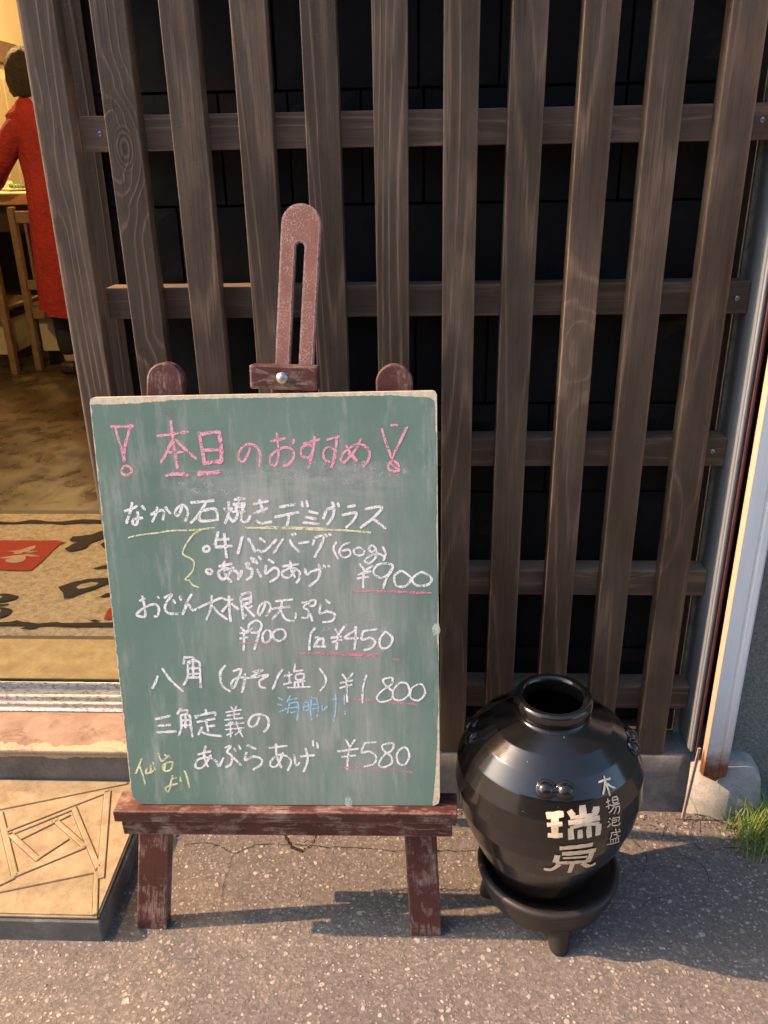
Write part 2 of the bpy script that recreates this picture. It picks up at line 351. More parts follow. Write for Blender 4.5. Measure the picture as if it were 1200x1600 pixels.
M_speck = concrete('speckled_cement_strip', (.13,.135,.12), (.24,.25,.22), (.36,.36,.31), 60, (.06,.07,.06), .6)
M_steel = simple('brushed_steel', (.42,.42,.42), .32, .2, 60, .2, .9)
M_alu = None
def alu():
    t = NT('weathered_aluminium'); c = t.coord('Object'); cs = t.coord('Object', (1,1,.03))
    n = t.noise(cs, 60, 4, .6); g = t.noise(c, 90, 6, .75)
    col = t.ramp(n, [(.3, (.22,.25,.28)), (.7, (.34,.375,.41))])
    col = t.mix(t.ramp(g, [(.62, 0.), (.70, .7)]), col, (.09,.065,.05))
    return t.done(col, .42, t.bump(g, .1, .0005), .35)
M_alu = alu()
def track_metal():
    t = NT('gritty_aluminium'); c = t.coord('World', (.12,1,1)); c1 = t.coord('World')
    n = t.noise(c, 90, 4, .6); g = t.noise(t.coord('World', (.6,1.6,1)), 160, 6, .75)
    col = t.ramp(n, [(.3, (.40,.40,.40)), (.7, (.62,.61,.60))])
    y = t.sep(c1)[1]
    band = t.ramp(y, [(.468, 0.), (.47, 1.), (.493, 1.), (.495, 0.)])
    return t.done(t.mix(t.math('MULTIPLY', t.ramp(g, [(.50, 0.), (.60, 1.)]), .8), col, (.10,.085,.06)), .38, t.bump(g, .2, .0008), .6)
M_track = track_metal()
def pipe_mat():
    t = NT('pale_blue_painted_steel'); c = t.coord('Object'); x, y, z = t.sep(c)
    n = t.noise(t.coord('Object', (1,1,.05)), 50, 5, .6); r = t.noise(c, 46, 7, .75)
    col = t.ramp(n, [(.3, (.60,.68,.71)), (.7, (.74,.80,.82))])
    rb = t.ramp(z, [(0., 1.), (.022, .85), (.06, .32), (.16, .08), (.5, .0)])
    rust = t.ramp(t.math('ADD', rb, t.math('MULTIPLY', t.math('SUBTRACT', r, .5), 1.1)), [(.30, 0.), (.85, 1.)])
    ee = t.math('MULTIPLY', t.edge(.004, .01, .2), t.ramp(t.noise(c, 70, 5, .7), [(.36, .0), (.5, 1.)]))
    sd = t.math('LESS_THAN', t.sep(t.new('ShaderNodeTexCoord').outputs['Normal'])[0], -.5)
    col = t.mix(t.math('MULTIPLY', sd, .85), col, (.62,.36,.22))  # left side painted orange: rusty edge plus the low sunlight on it
    col = t.mix(t.math('MULTIPLY', ee, .55), col, (.55,.30,.17))
    wash = t.ramp(z, [(0., .6), (.08, .3), (.2, 0.)])
    col = t.mix(t.math('MULTIPLY', wash, t.ramp(n, [(.3, .3), (.6, 1.)])), col, (.42,.27,.19))
    col = t.mix(rust, col, t.ramp(r, [(.3, (.07,.022,.012)), (.7, (.26,.10,.045))]))
    return t.done(col, .45, t.bump(t.math('ADD', r, n), .2, .001))
M_pipe = pipe_mat()
M_maroon = simple('maroon_painted_steel', (.075,.03,.03), .5, .3, 30)
M_pinkbar = simple('faded_pink_bar', (.36,.26,.24), .6, .3, 60)
def stucco():
    t = NT('dark_green_stucco'); c = t.coord('World'); v = t.noise(c, 210, 4, .75); b = t.noise(c, 6, 5)
    col = t.ramp(v, [(.35, (.15,.18,.165)), (.6, (.29,.33,.305)), (.75, (.50,.54,.50))])
    col = t.mix(t.ramp(b, [(.4, 0.), (.7, .4)]), col, (.04,.055,.05))
    return t.done(col, .8, t.bump(v, 1, .006))
M_stucco = stucco()
def glaze():
    t = NT('black_glazed_stoneware'); c = t.coord('Object'); n = t.noise(c, 7, 6, .65, .5); f = t.noise(c, 90, 5, .7)
    hz = t.noise(t.coord('Object', (.25,.25,3)), 60, 4, .65)
    col = t.ramp(n, [(.3, (.005,.0048,.0048)), (.6, (.0085,.008,.0078)), (.8, (.016,.0135,.0115))])
    col = t.mix(t.ramp(t.noise(c, 150, 2, .5), [(.74, 0.), (.78, .5)]), col, (.30,.27,.22))
    r = t.ramp(t.math('ADD', t.math('MULTIPLY', n, .6), t.math('MULTIPLY', f, .4)), [(.3, .10), (.7, .22)])
    return t.done(col, r, t.bump(t.math('ADD', hz, t.math('MULTIPLY', f, .4)), .10, .0008), spec=.8)
M_glaze = glaze()
M_stand = simple('dark_unglazed_stoneware', (.022,.019,.019), .5, .35, 14, .35, spec=.5)
def gold():
    t = NT('worn_cream_paint'); c = t.coord('Object'); n = t.noise(c, 110, 6, .75)
    return t.done(t.ramp(n, [(.3, (.66,.50,.33)), (.6, (.90,.74,.54))]), .55, None, alpha=t.ramp(n, [(.30, 0.), (.36, 1.)]))
M_cream = gold()
M_groove_shade = simple('groove_shade', (.10,.075,.045), .95, .5, 60)  # brown standing in for the shade beside the slab ribs
M_crack = simple('crack_shadow', (.012,.011,.010), .95)
def rug_mat():
    t = NT('tan_pile'); c = t.coord('World'); n = t.noise(c, 6, 4); f = t.noise(c, 420, 4, .75); m = t.noise(c, 60, 5, .7)
    col = t.ramp(t.math('ADD', t.math('MULTIPLY', f, .5), t.math('MULTIPLY', m, .5)), [(.34, (.20,.145,.08)), (.5, (.50,.39,.23)), (.66, (.72,.59,.38))])
    col = t.mix(t.ramp(t.noise(c, 14, 6, .7), [(.62, 0.), (.72, .45)]), col, (.17,.13,.08))
    return t.done(col, .95, t.bump(t.math('ADD', f, m), .9, .004))
M_rug = rug_mat()
def pile(name, col):
    t = NT(name); c = t.coord('World'); f = t.noise(c, 400, 4, .75)
    return t.done(t.ramp(f, [(.35, tuple(x*.6 for x in col)), (.65, tuple(x*1.25 for x in col))]), .95, t.bump(f, .9, .003))
M_rugblack = pile('dark_pile', (.035,.024,.014)); M_rugred = pile('red_pile', (.38,.045,.020)); M_rugcream = pile('cream_pile', (.50,.34,.20))
M_rugedge = simple('rubber_edging', (.10,.085,.065), .7, .2, 40)
def floor_mat():
    t = NT('polished_brown_concrete'); c = t.coord('World', (1,.8,1)); n = t.noise(c, 3.2, 6, .55, .9); n2 = t.noise(c, 13, 5, .5, .5)
    col = t.ramp(t.math('ADD', t.math('MULTIPLY', n, .65), t.math('MULTIPLY', n2, .35)), [(.34, (.030,.019,.009)), (.5, (.066,.044,.020)), (.62, (.115,.080,.038)), (.75, (.16,.115,.058))])
    return t.done(col, t.ramp(n2, [(.3, .22), (.7, .42)]), t.bump(n2, .04, .001))
M_floor = floor_mat()
M_sill = concrete('ochre_stone_sill', (.30,.20,.08), (.43,.31,.14), (.52,.40,.21), 22, (.28,.19,.08), .35, rough=.5)
M_plaster = simple('warm_plaster', (.72,.60,.40), .8, .06, 4)
M_tilewall = simple('beige_wall_tile', (.52,.42,.27), .4, .10, 6)
M_inwood = simple('brown_interior_wood', (.16,.082,.038), .5, .3, 30)
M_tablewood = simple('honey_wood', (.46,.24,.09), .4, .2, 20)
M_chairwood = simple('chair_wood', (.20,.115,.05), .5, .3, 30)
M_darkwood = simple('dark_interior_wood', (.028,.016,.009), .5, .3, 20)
M_palebox = simple('pale_panel', (.42,.33,.19), .6, .1, 20)
M_paper = simple('cream_paper', (.75,.68,.48), .7, .08, 30)
M_red = simple('red_cloth', (.33,.020,.012), .85, .22, 5, .9, dist=.02)
M_trouser = simple('dark_trousers', (.02,.016,.014), .9)
M_skin = simple('skin', (.56,.33,.21), .5, .06, 30)
M_hair = simple('brown_hair', (.040,.024,.014), .75, .6, 90, 1., dist=.006)
M_plate = simple('white_porcelain', (.75,.75,.70), .2, .03)
M_green = simple('salad_green', (.10,.22,.04), .6, .4, 40)
M_chain = simple('tarnished_chain', (.20,.15,.09), .4, .3, 200, .2, .8)
M_chrome = simple('bright_bolt', (.55,.52,.49), .36, .1, 60, .1, .95)
M_zinc = simple('zinc_screw', (.48,.50,.52), .35, .2, 200, .2, .8)
M_dark = simple('dark_slot', (.01,.01,.01), .8)
M_raw = simple('raw_wood_edge', (.48,.36,.23), .8, .25, 60)
def grass_mat():
    t = NT('grass_blade'); c = t.coord('World'); n = t.noise(c, 60, 3)
    return t.done(t.ramp(n, [(.3, (.075,.15,.025)), (.5, (.15,.25,.04)), (.7, (.30,.34,.10))]), .5, None, **{'Subsurface Weight': 0})
M_grass = grass_mat()
M_dry = simple('dry_stem', (.40,.34,.20), .8)
M_facade = simple('render_facade', (.20,.19,.175), .85, .12, 3)
M_glass = NT('dark_window_glass').done((.03,.035,.04), .08)
M_frame = simple('window_frame_metal', (.25,.25,.25), .5)

CRACKS = [([(-0.4532, 1.1908), (-0.3992, 1.197), (-0.3517, 1.176), (-0.3126, 1.1944), (-0.252, 1.1991), (-0.1172, 1.1914), (-0.0206, 1.1891), (0.0395, 1.1906), (0.1235, 1.1943)], 0.0011), ([(-0.3517, 1.176), (-0.3536, 1.1126), (-0.3478, 1.0498)], 0.0006), ([(0.4745, 1.2664), (0.4554, 1.2169), (0.4787, 1.194), (0.5121, 1.1691), (0.5166, 1.1283)], 0.0009), ([(0.5334, 1.2797), (0.514, 1.2344), (0.5259, 1.1952)], 0.0009), ([(0.5259, 1.1952), (0.5783, 1.2121), (0.6395, 1.1905)], 0.0007), ([(0.3991, 1.2316), (0.4177, 1.1848), (0.3935, 1.1322)], 0.0008), ([(0.0969, 1.2571), (0.0768, 1.2235), (0.0515, 1.1909)], 0.0005), ([(0.3786, 1.0696), (0.4056, 1.0905), (0.4409, 1.0983)], 0.0006), ([(0.0417, 1.2938), (0.3075, 1.2966), (0.5097, 1.305), (0.5974, 1.2694)], 0.0012)]
RIBS = [(-0.8254, 1.2148, -0.5858, 1.2975, 0.0027), (-0.7726, 1.1648, -0.6161, 1.2748, 0.0046), (-0.6186, 1.2735, -0.5552, 1.0581, 0.0064), (-0.7388, 1.0214, -0.5694, 1.0742, 0.0041), (-0.6697, 1.2283, -0.5674, 1.0814, 0.005), (-0.7664, 1.1517, -0.6681, 1.2243, 0.0037), (-0.8066, 1.2107, -0.7069, 1.0588, 0.0055), (-0.708, 1.0611, -0.6094, 1.1297, 0.0041), (-0.694, 1.1956, -0.6082, 1.1288, 0.0046), (-0.7653, 1.1597, -0.6815, 1.0969, 0.005), (-0.6846, 1.1003, -0.6476, 1.1484, 0.0032), (-0.7369, 1.0327, -0.7073, 1.0579, 0.0041), (-0.5681, 1.0728, -0.5379, 0.9842, 0.0041), (-0.7366, 1.1446, -0.6681, 1.2084, 0.0027)]
RUG = [('border_line', 'k', [(-1.717, 2.3903), (-1.3475, 2.3863), (-1.2949, 2.3801), (-1.2543, 2.4005), (-1.2301, 2.3982), (-1.1889, 2.3871), (-1.1429, 2.3873), (-1.1203, 2.397), (-1.0839, 2.4053), (-1.023, 2.4015), (-0.9243, 2.402), (-0.9152, 2.374), (-1.0129, 2.3735), (-1.0928, 2.3771), (-1.1267, 2.3634), (-1.1836, 2.3743), (-1.2434, 2.3756), (-1.2894, 2.3682), (-1.3395, 2.3695), (-1.7048, 2.3701)]), ('border_line', 'k', [(-1.3321, 1.7544), (-1.051, 1.7633), (-1.0265, 1.7661), (-1.0137, 1.7723), (-0.9956, 1.7666), (-0.9514, 1.7598), (-0.908, 1.7668), (-0.8957, 1.7621), (-0.8447, 1.7628), (-0.7663, 1.7659), (-0.6925, 1.7669), (-0.6859, 1.7457), (-0.759, 1.7446), (-0.8626, 1.7431), (-0.8974, 1.7475), (-0.9449, 1.7448), (-0.9479, 1.7342), (-0.9855, 1.7327), (-0.9763, 1.7463), (-1.0179, 1.7477), (-1.0425, 1.7454), (-1.3219, 1.7375)]), ('red_square', 'r', [(-1.4976, 2.2377), (-1.2799, 2.2443), (-1.2631, 2.2487), (-1.2384, 2.2431), (-1.1858, 2.2449), (-1.1044, 2.2454), (-1.0694, 2.2284), (-1.0857, 2.2225), (-1.089, 2.1064), (-1.0964, 2.0487), (-1.1121, 2.0448), (-1.1562, 2.0457), (-1.1864, 2.0479), (-1.4492, 2.0453)]), ('square_mark', 'c', [(-1.218, 2.1656), (-1.1845, 2.1727), (-1.1663, 2.1937), (-1.1524, 2.2043), (-1.1442, 2.1869), (-1.1586, 2.1695), (-1.1267, 2.1663), (-1.1465, 2.1559), (-1.1662, 2.1592), (-1.1728, 2.1469), (-1.1949, 2.1487), (-1.1935, 2.1589)]), ('square_mark', 'c', [(-1.2215, 2.1217), (-1.1992, 2.1319), (-1.1707, 2.1422), (-1.1457, 2.1471), (-1.1062, 2.1327), (-1.1347, 2.1291), (-1.1536, 2.1376), (-1.1408, 2.1191), (-1.1424, 2.0994), (-1.1614, 2.0888), (-1.1913, 2.0957), (-1.2004, 2.1087), (-1.1907, 2.12), (-1.2193, 2.1171)]), ('square_mark', 'r', [(-1.184, 2.1055), (-1.1721, 2.1188), (-1.1551, 2.1176), (-1.1566, 2.1045), (-1.1727, 2.1004)]), ('brush_lettering', 'k', [(-1.0692, 2.2515), (-1.0653, 2.2736), (-1.0424, 2.2796), (-1.0142, 2.2888), (-0.992, 2.3153), (-0.9346, 2.3348), (-0.9144, 2.2745), (-0.9688, 2.2595), (-0.9925, 2.2304), (-0.9951, 2.188), (-1.0302, 2.1684), (-1.0518, 2.1807), (-1.0575, 2.191), (-1.0346, 2.243), (-1.0587, 2.2407)]), ('brush_lettering', 'k', [(-0.9595, 2.2163), (-0.9535, 2.2342), (-0.9176, 2.2381), (-0.8984, 2.1819), (-0.9373, 2.1885)]), ('brush_lettering', 'k', [(-0.9234, 2.0598), (-0.8936, 2.0823), (-0.8655, 2.0858), (-0.8579, 2.0636), (-0.8869, 2.0633), (-0.9102, 2.0556)]), ('brush_lettering', 'k', [(-0.9781, 1.948), (-0.9537, 1.9744), (-0.9195, 1.9955), (-0.8635, 2.0051), (-0.8229, 2.0025), (-0.813, 1.973), (-0.8516, 1.9714), (-0.8818, 1.932), (-0.9105, 1.9064), (-0.916, 1.8925), (-0.9393, 1.8895), (-0.9542, 1.9198)]), ('brush_gap', 'c', [(-0.9285, 1.9457), (-0.9213, 1.9631), (-0.8971, 1.9733), (-0.8757, 1.9724), (-0.8774, 1.9578), (-0.8987, 1.9403), (-0.9158, 1.9344)]), ('brush_lettering', 'k', [(-0.8498, 1.8933), (-0.8347, 1.9156), (-0.8093, 1.9215), (-0.8037, 1.9049), (-0.8217, 1.9019), (-0.8404, 1.8934)]), ('brush_lettering', 'k', [(-1.1741, 1.906), (-1.1206, 1.9095), (-1.0939, 1.9114), (-1.0636, 1.8962), (-1.0641, 1.8825), (-1.0836, 1.866), (-1.0985, 1.8631), (-1.1523, 1.8624)]), ('brush_gap', 'c', [(-1.1536, 1.8924), (-1.114, 1.8956), (-1.1032, 1.8902), (-1.1062, 1.8792), (-1.1455, 1.876)]), ('brush_lettering', 'k', [(-1.1457, 1.8491), (-1.0934, 1.8525), (-1.0679, 1.8554), (-1.0701, 1.8485), (-1.0897, 1.8445), (-1.1423, 1.8423)]), ('brush_lettering', 'k', [(-1.1391, 1.836), (-1.0864, 1.8377), (-1.0601, 1.8328), (-1.0455, 1.8215), (-1.0455, 1.7959), (-1.0604, 1.7831), (-1.1111, 1.7799)]), ('brush_gap', 'c', [(-1.1181, 1.8206), (-1.081, 1.8263), (-1.0733, 1.8186), (-1.0724, 1.8083), (-1.1106, 1.8052)]), ('red_corner', 'r', [(-0.7992, 1.8378), (-0.7562, 1.8436), (-0.7352, 1.7801), (-0.7951, 1.7818)]), ('brush_lettering', 'k', [(-0.827, 1.7739), (-0.8173, 1.779), (-0.8021, 1.7728), (-0.8137, 1.7691)])]
SMUDGE = [(0.1111, 0.6227, 0.0075, 0.0082, 'p'), (0.1632, 0.6262, 0.0058, 0.0073, 'p'), (0.3444, 0.0071, 0.0067, 0.0101, 'd'), (0.4839, 0.2909, 0.0056, 0.0121, 'd'), (0.3679, 0.2765, 0.0563, 0.0412, 'w'), (0.3757, 0.5281, 0.0812, 0.0179, 'w'), (0.294, 0.534, 0.0541, 0.0147, 'w'), (0.1593, 0.5128, 0.0449, 0.0213, 'w')]
CHW = 1.58
# ================================================================== SETTING
# ground: one sheet, slightly uneven near the camera, reaching the horizon
def ground():
    xs = [-60,-20,-8,-4] + [-2+i*.1 for i in range(41)] + [4,8,20,60]
    ys = [-60,-30,-12,-5,-2,-.5,.2] + [.5+i*.08 for i in range(11)] + [1.42]
    v = []; f = []
    for y in ys:
        for x in xs:
            z = 0
            if abs(x) < 2 and .4 < y < 1.25: z = .0022*noise.noise(Vector((x*3, y*3, 0)))
            v.append((x, y, z))
    n = len(xs)
    for j in range(len(ys)-1):
        for i in range(n-1): a = j*n+i; f.append((a, a+1, a+n+1, a+n))
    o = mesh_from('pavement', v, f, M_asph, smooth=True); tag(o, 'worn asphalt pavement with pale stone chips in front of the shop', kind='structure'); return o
pav = ground()
def crack(pts, wd, parent=pav, z=.0022):
    # narrow broken joint
    P = catmull(pts, .008); v = []; f = []
    for i, (x, y) in enumerate(P):
        jx = .0035*noise.noise(Vector((x*90, y*90, 3))); jy = .0045*noise.noise(Vector((x*70, y*70, 9)))
        ww = wd*(.35+1.3*abs(noise.noise(Vector((x*45, y*45, 1)))))
        a = P[min(i+1, len(P)-1)]; b = P[max(i-1, 0)]; t = Vector((a[0]-b[0], a[1]-b[1])).normalized() if a != b else Vector((1,0))
        v += [(x+jx-t.y*ww, y+jy+t.x*ww, z), (x+jx+t.y*ww, y+jy-t.x*ww, z)]
        if i: k = 2*i; f.append((k-2, k-1, k+1, k))
    return mesh_from('crack', v, f, M_crack, parent)
for pts, wd in CRACKS: crack(pts, wd)
# doorstep slab
SX0, SX1, SY0, SY1, SZ = -1.9, -.532, .981, 1.306, .055
step = empty('doorstep_slab', (-.9, 1.15, 0)); tag(step, 'low tan cast-stone slab with raised geometric pattern before the shop door', 'doorstep')
box('slab_base', SX0, SX1+.003, SY0-.003, SY1, -.01, SZ-.009, M_slabside, step, .003)
def slab_top():
    bm = bmesh.new()
    z0, z1 = SZ-.009, SZ
    pts = [(SX0, SY0), (SX1, SY0), (SX1-.006, SY1), (SX0, SY1)]
    f = bm.faces.new([bm.verts.new((x, y, z0)) for x, y in pts]); r = bmesh.ops.extrude_face_region(bm, geom=[f])
    for v in r['geom']:
        if isinstance(v, bmesh.types.BMVert): v.co.z = z1
    bmesh.ops.bevel(bm, geom=bm.edges[:], offset=.003, segments=2, affect='EDGES')
    for v in bm.verts: v.co -= step.location
    return bm_obj('slab_top', bm, M_slab, step)
slab_top()
# raised ribs of the cast pattern (brown strips on either side paint in the groove shade)
for (x0, y0, x1, y1, wd) in RIBS + [(max(a-s_, SX0+.02), b, c-s_, d_, e) for s_ in (.42, .84) for a, b, c, d_, e in RIBS]:
    a = Vector((x0, y0)); b = Vector((x1, y1)); L = (b-a).length; ang = math.atan2(b.y-a.y, b.x-a.x)
    for nm, hw, h0, h1, mt, off in (('rib', wd, -.002, .0024, M_slab, 0), ('groove_shade_strip', .0008, -.002, .0004, M_groove_shade, wd+.0005), ('groove_shade_strip', .0008, -.002, .0004, M_groove_shade, -wd-.0005)):
        bm = bmesh.new(); add_box(bm, -L/2, L/2, -hw, hw, h0, h1, .0016 if nm == 'rib' else 0, 2)
        o = bm_obj(nm, bm, mt, step); c = (a+b)/2; n = Vector((-math.sin(ang), math.cos(ang)))*off
        o.location = Vector((c.x+n.x, c.y+n.y, SZ)) - step.location; o.rotation_euler.z = ang
# threshold step: riser, pink tread
th = empty('threshold_step', (-1.2, 1.36, 0)); tag(th, 'concrete threshold with peeling pink painted top and grey riser under the door track', 'step')
box('riser', -2.6, -.50, 1.308, 1.60, .0, .118, M_riser, th, .002)
box('tread', -2.6, -.505, 1.302, 1.427, .119, .130, M_tread, th, .003, 2)
def ragged_lip():
    # crusty lower edge of the tread coat
    v = []; f = []
    n = 200
    for i in range(n+1):
        x = -1.6+i*(1.09/n); d = .002+.010*max(0, noise.noise(Vector((x*16, 0, 0))))+.003*noise.noise(Vector((x*90, 0, 0)))
        v += [(x, 1.3005, .122), (x, 1.3030, .116-d)]
        if i: k = 2*i; f.append((k-2, k, k+1, k-1))
    o = mesh_from('flaked_edge', v, f, M_tread, th); o.location = -th.location
ragged_lip()
# sliding-door track
tr = empty('door_track', (-1.2, 1.48, .13)); tag(tr, 'worn aluminium sliding-door track full of grit across the doorway', 'door track')
def extrude_x(name, prof, x0, x1, mat, parent):
    v = []; f = []; n = len(prof)
    for x in (x0, x1):
        for y, z in prof: v.append((x, y, z))
    for i in range(n): j = (i+1) % n; f.append((i, j, n+j, n+i))
    f.append(tuple(range(n))[::-1]); f.append(tuple(range(n, 2*n)))
    bm = bmesh.new(); vs = [bm.verts.new(Vector(p)-parent.location) for p in v]
    for q in f: bm.faces.new([vs[k] for k in q])
    return bm_obj(name, bm, mat, parent)
extrude_x('track_base', [(1.428,.10),(1.428,.131),(1.434,.1345),(1.512,.1345),(1.512,.10)], -2.6, -.505, M_track, tr)
for y0, hw, h in ((1.441,.0045,.010), (1.4645,.0055,.012), (1.507,.0045,.015)):
    extrude_x('track_rail', [(y0-hw,.134),(y0-hw*.8,.134+h*.8),(y0-hw*.4,.134+h),(y0+hw*.4,.134+h),(y0+hw*.8,.134+h*.8),(y0+hw,.134)], -2.6, -.505, M_track, tr)
extrude_x('dark_channel', [(1.513,.10),(1.513,.126),(1.533,.126),(1.533,.10)], -2.6, -.505, M_dark, tr)
# interior shell
fl = box('floor', -4.2, 3.2, 1.534, 9.2, .05, .135, M_floor); tag(fl, 'polished brown concrete floor inside the shop', kind='structure')
sillp = box('floor_sill', -4.2, -.505, 1.536, 1.70, .1352, .1395, M_sill, fl, .001); sillp.location -= fl.location*0
sillp.parent = None; sillp.parent = fl; sillp.location = Vector((-2.3525, 1.618, .13735)) - fl.location
def shell(name, x0, x1, y0, y1, z0, z1, mat, label=None):
    o = box(name, x0, x1, y0, y1, z0, z1, mat); tag(o, label, kind='structure'); return o
shell('back_wall', -4.2, 3.2, 9.2, 9.35, .1, 3, M_plaster, 'far plaster wall of the lit shop interior')
shell('ceiling', -4.2, 3.2, 1.45, 9.35, 3.0, 3.1, M_plaster, 'plaster ceiling of the shop')
shell('side_wall', 3.2, 3.35, 1.45, 9.35, .1, 3, M_plaster, 'right-hand plaster wall of the shop')
lw = shell('left_wall', -4.35, -4.2, 1.45, 9.35, .1, 3, M_plaster, 'left plaster wall of the shop')
# stone-clad wall behind the lattice
core = box('wall_core', -.52, .60, 1.418, 1.56, .12, 2.62, M_joint)
sw = empty('stone_clad_wall', (0, 1.42, .12)); tag(sw, 'black split-stone wall standing behind the brown wooden lattice', 'wall')
core.name = 'mortar_backing'; core.parent = sw; core.location -= sw.location
base_tiles = []
def rough_tile(wd, hd, seed):
    bm = bmesh.new(); nx, nz = max(3, int(wd/.03)), 6; V = {}
    for i in range(nx+1):
        for j in range(nz+1):
            x = -wd/2+wd*i/nx; z = -hd/2+hd*j/nz
            edge = i in (0, nx) or j in (0, nz)
            y = -.014 - (0 if edge else .003+.0035*noise.noise(Vector((x*14+seed, z*14, seed))))
            V[i, j] = bm.verts.new((x, y, z))
    for i in range(nx):
        for j in range(nz): bm.faces.new((V[i,j], V[i+1,j], V[i+1,j+1], V[i,j+1]))
    me = bpy.data.meshes.new('tile')
    # side walls back to the mortar
    bd = [e for e in bm.edges if e.is_boundary]; r = bmesh.ops.extrude_edge_only(bm, edges=bd)
    for g in r['geom']:
        if isinstance(g, bmesh.types.BMVert): g.co.y = .004
    bmesh.ops.recalc_face_normals(bm, faces=bm.faces); bm.to_mesh(me); bm.free(); me.materials.append(M_tile); return me
rt = random.Random(5)
joints_fixed = {7: [-.50, -.355, -.219, -.0045, .115, .305, .47, .6], 6: [-.50, -.31, -.223+.02, -.0915, .0034, .165, .305, .45, .6]}
for row in range(15):
    z0 = .158+row*.1625
    if row in joints_fixed: js = joints_fixed[row]
    else:
        js = [-.51]; 
        while js[-1] < .47: js.append(js[-1]+rt.choice((.12,.17,.22,.28,.33)))
        js[-1] = .6
    for a, b in zip(js, js[1:]):
        wd = b-a-.004; hd = .1625-.004
        me = rough_tile(wd, hd, row*3.1+a*7)
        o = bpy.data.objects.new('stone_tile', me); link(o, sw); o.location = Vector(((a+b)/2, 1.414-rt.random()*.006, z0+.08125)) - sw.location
# wall above the cladding and the shop front left of the door
uw = box('shop_front_wall', -12, 12, 1.46, 1.62, 2.62, 6.0, M_facade); tag(uw, 'pale rendered upper wall of the shop', 'wall')
jw = box('shop_side_wall', -12, -2.62, 1.46, 1.62, .0, 2.6, M_facade); tag(jw, 'pale rendered wall left of the shop door', 'wall')
# ------------------------------------------------------------------ lattice
lat = empty('wooden_lattice', (0, 1.33, .137)); tag(lat, 'tall dark brown wooden lattice screen in front of the black stone wall', 'lattice screen')
SW, ST = .0492, .030
bm = bmesh.new(); add_box(bm, 0, SW, 0, ST, 0, 2.36, .0012, 2)
for f in bm.faces: f.smooth = False
slat_me = bpy.data.meshes.new('slat'); bm.to_mesh(slat_me); bm.free(); slat_me.materials.append(M_slat)
xs = [-.5565, -.457, -.361, -.263, -.1662, -.0684, .0292, .1229, .2193, .3158, .4160]
for i, x in enumerate(xs):
    o = bpy.data.objects.new('slat', slat_me); link(o, lat)
    o.location = Vector((x, 1.308+rt.uniform(-.0012,.0012), .137+(0 if i != 10 else .0))) - lat.location
    if i == 6: o.rotation_euler.y = .0054; o.location.x = .0370 - lat.location.x; o.rotation_euler.y = -.0054
    if i == 0:
        e = box('raw_edge', -.5583, -.5566, 1.3085, 1.338, .137, 2.49, M_raw); e.parent = o; e.location = Vector((-.0011, .015, 1.18))
rz = [.2455, .491, .7385, .9915, 1.2390, 1.4865, 1.734, 1.981, 2.229]
for k, z in enumerate(rz):
    bm = bmesh.new(); x0 = -.503; x1 = .508; add_box(bm, -(x1-x0)/2, (x1-x0)/2, -.022, .022, -.0243, .0243, .0012, 2)
    o = bm_obj('rail', bm, M_rail, lat); o.location = Vector(((x0+x1)/2, 1.3605, z)) - lat.location
    for sx in {4: (-.4775, .488), 3: (.488,), 2: (.488,)}.get(k, ()):
        bm = bmesh.new(); bmesh.ops.create_cone(bm, cap_ends=True, segments=20, radius1=.0042, radius2=.0034, depth=.0016)
        bmesh.ops.rotate(bm, verts=bm.verts, cent=(0,0,0), matrix=Matrix.Rotation(PI/2, 3, 'X'))
        s = bm_obj('screw', bm, M_zinc, o, True); s.location = (sx-(x0+x1)/2+rt.uniform(-.002,.002), -.0228, rt.uniform(-.004,.004))
        if sx > 0 and k in (2,): s.location.x -= .003
        if k == 4 and sx < 0: s.location = (sx-(x0+x1)/2, -.0228, .0005)
        for a in (0, PI/2):
            bm = bmesh.new(); add_box(bm, -.0024, .0024, -.0004, .0004, -.0004, .0004)
            c = bm_obj('cross_slot', bm, M_dark, o); c.location = s.location + Vector((0,-.0007,0)); c.rotation_euler.y = a+.6
# knot holes drawn as real dark plugs on two rails / a slat
def plug(x, y, z, r, nm='knot_hole'):
    bm = bmesh.new(); n = 12
    vs = [bm.verts.new((r*(1+.25*math.sin(3*t+x*50))*math.cos(t), 0, r*.85*(1+.2*math.cos(2*t))*math.sin(t))) for t in [2*PI*i/n for i in range(n)]]
    bm.faces.new(vs); o = bm_obj(nm, bm, M_dark, lat); o.location = Vector((x, y, z)) - lat.location
# ------------------------------------------------------------------ right-hand edge of the shop front
kb = empty('concrete_curb', (.2, 1.36, 0)); tag(kb, 'grey painted concrete curb under the wooden lattice', 'curb')
def curb(name, x0, x1, y0, y1, z1, mat, parent):
    bm = bmesh.new(); n = int((x1-x0)/.02); rows = []
    prof = [(y0, -.01), (y0-.001, .03), (y0, z1*.7), (y0+.0015, z1-.006), (y0+.007, z1), (y0+.05, z1+.001), (y1, z1)]
    for i in range(n+1):
        x = x0+(x1-x0)*i/n
        rows.append([bm.verts.new(Vector((x, y+.0028*noise.noise(Vector((x*11, z*20, 2))), z+(.002*noise.noise(Vector((x*14, y*9, 5))) if z > .05 else 0)))-parent.location) for y, z in prof])
    for a, b in zip(rows, rows[1:]):
        for j in range(len(prof)-1): bm.faces.new((a[j], b[j], b[j+1], a[j+1]))
    bm.faces.new(rows[0]); bm.faces.new(rows[-1][::-1])
    return bm_obj(name, bm, mat, parent, True)
curb('curb_body', -.50, .517, 1.304, 1.46, .1365, M_curb, kb)
bl = empty('end_block', (.58, 1.33, 0)); tag(bl, 'pale weathered concrete block with rounded corner at the foot of the downpipe', 'concrete block')
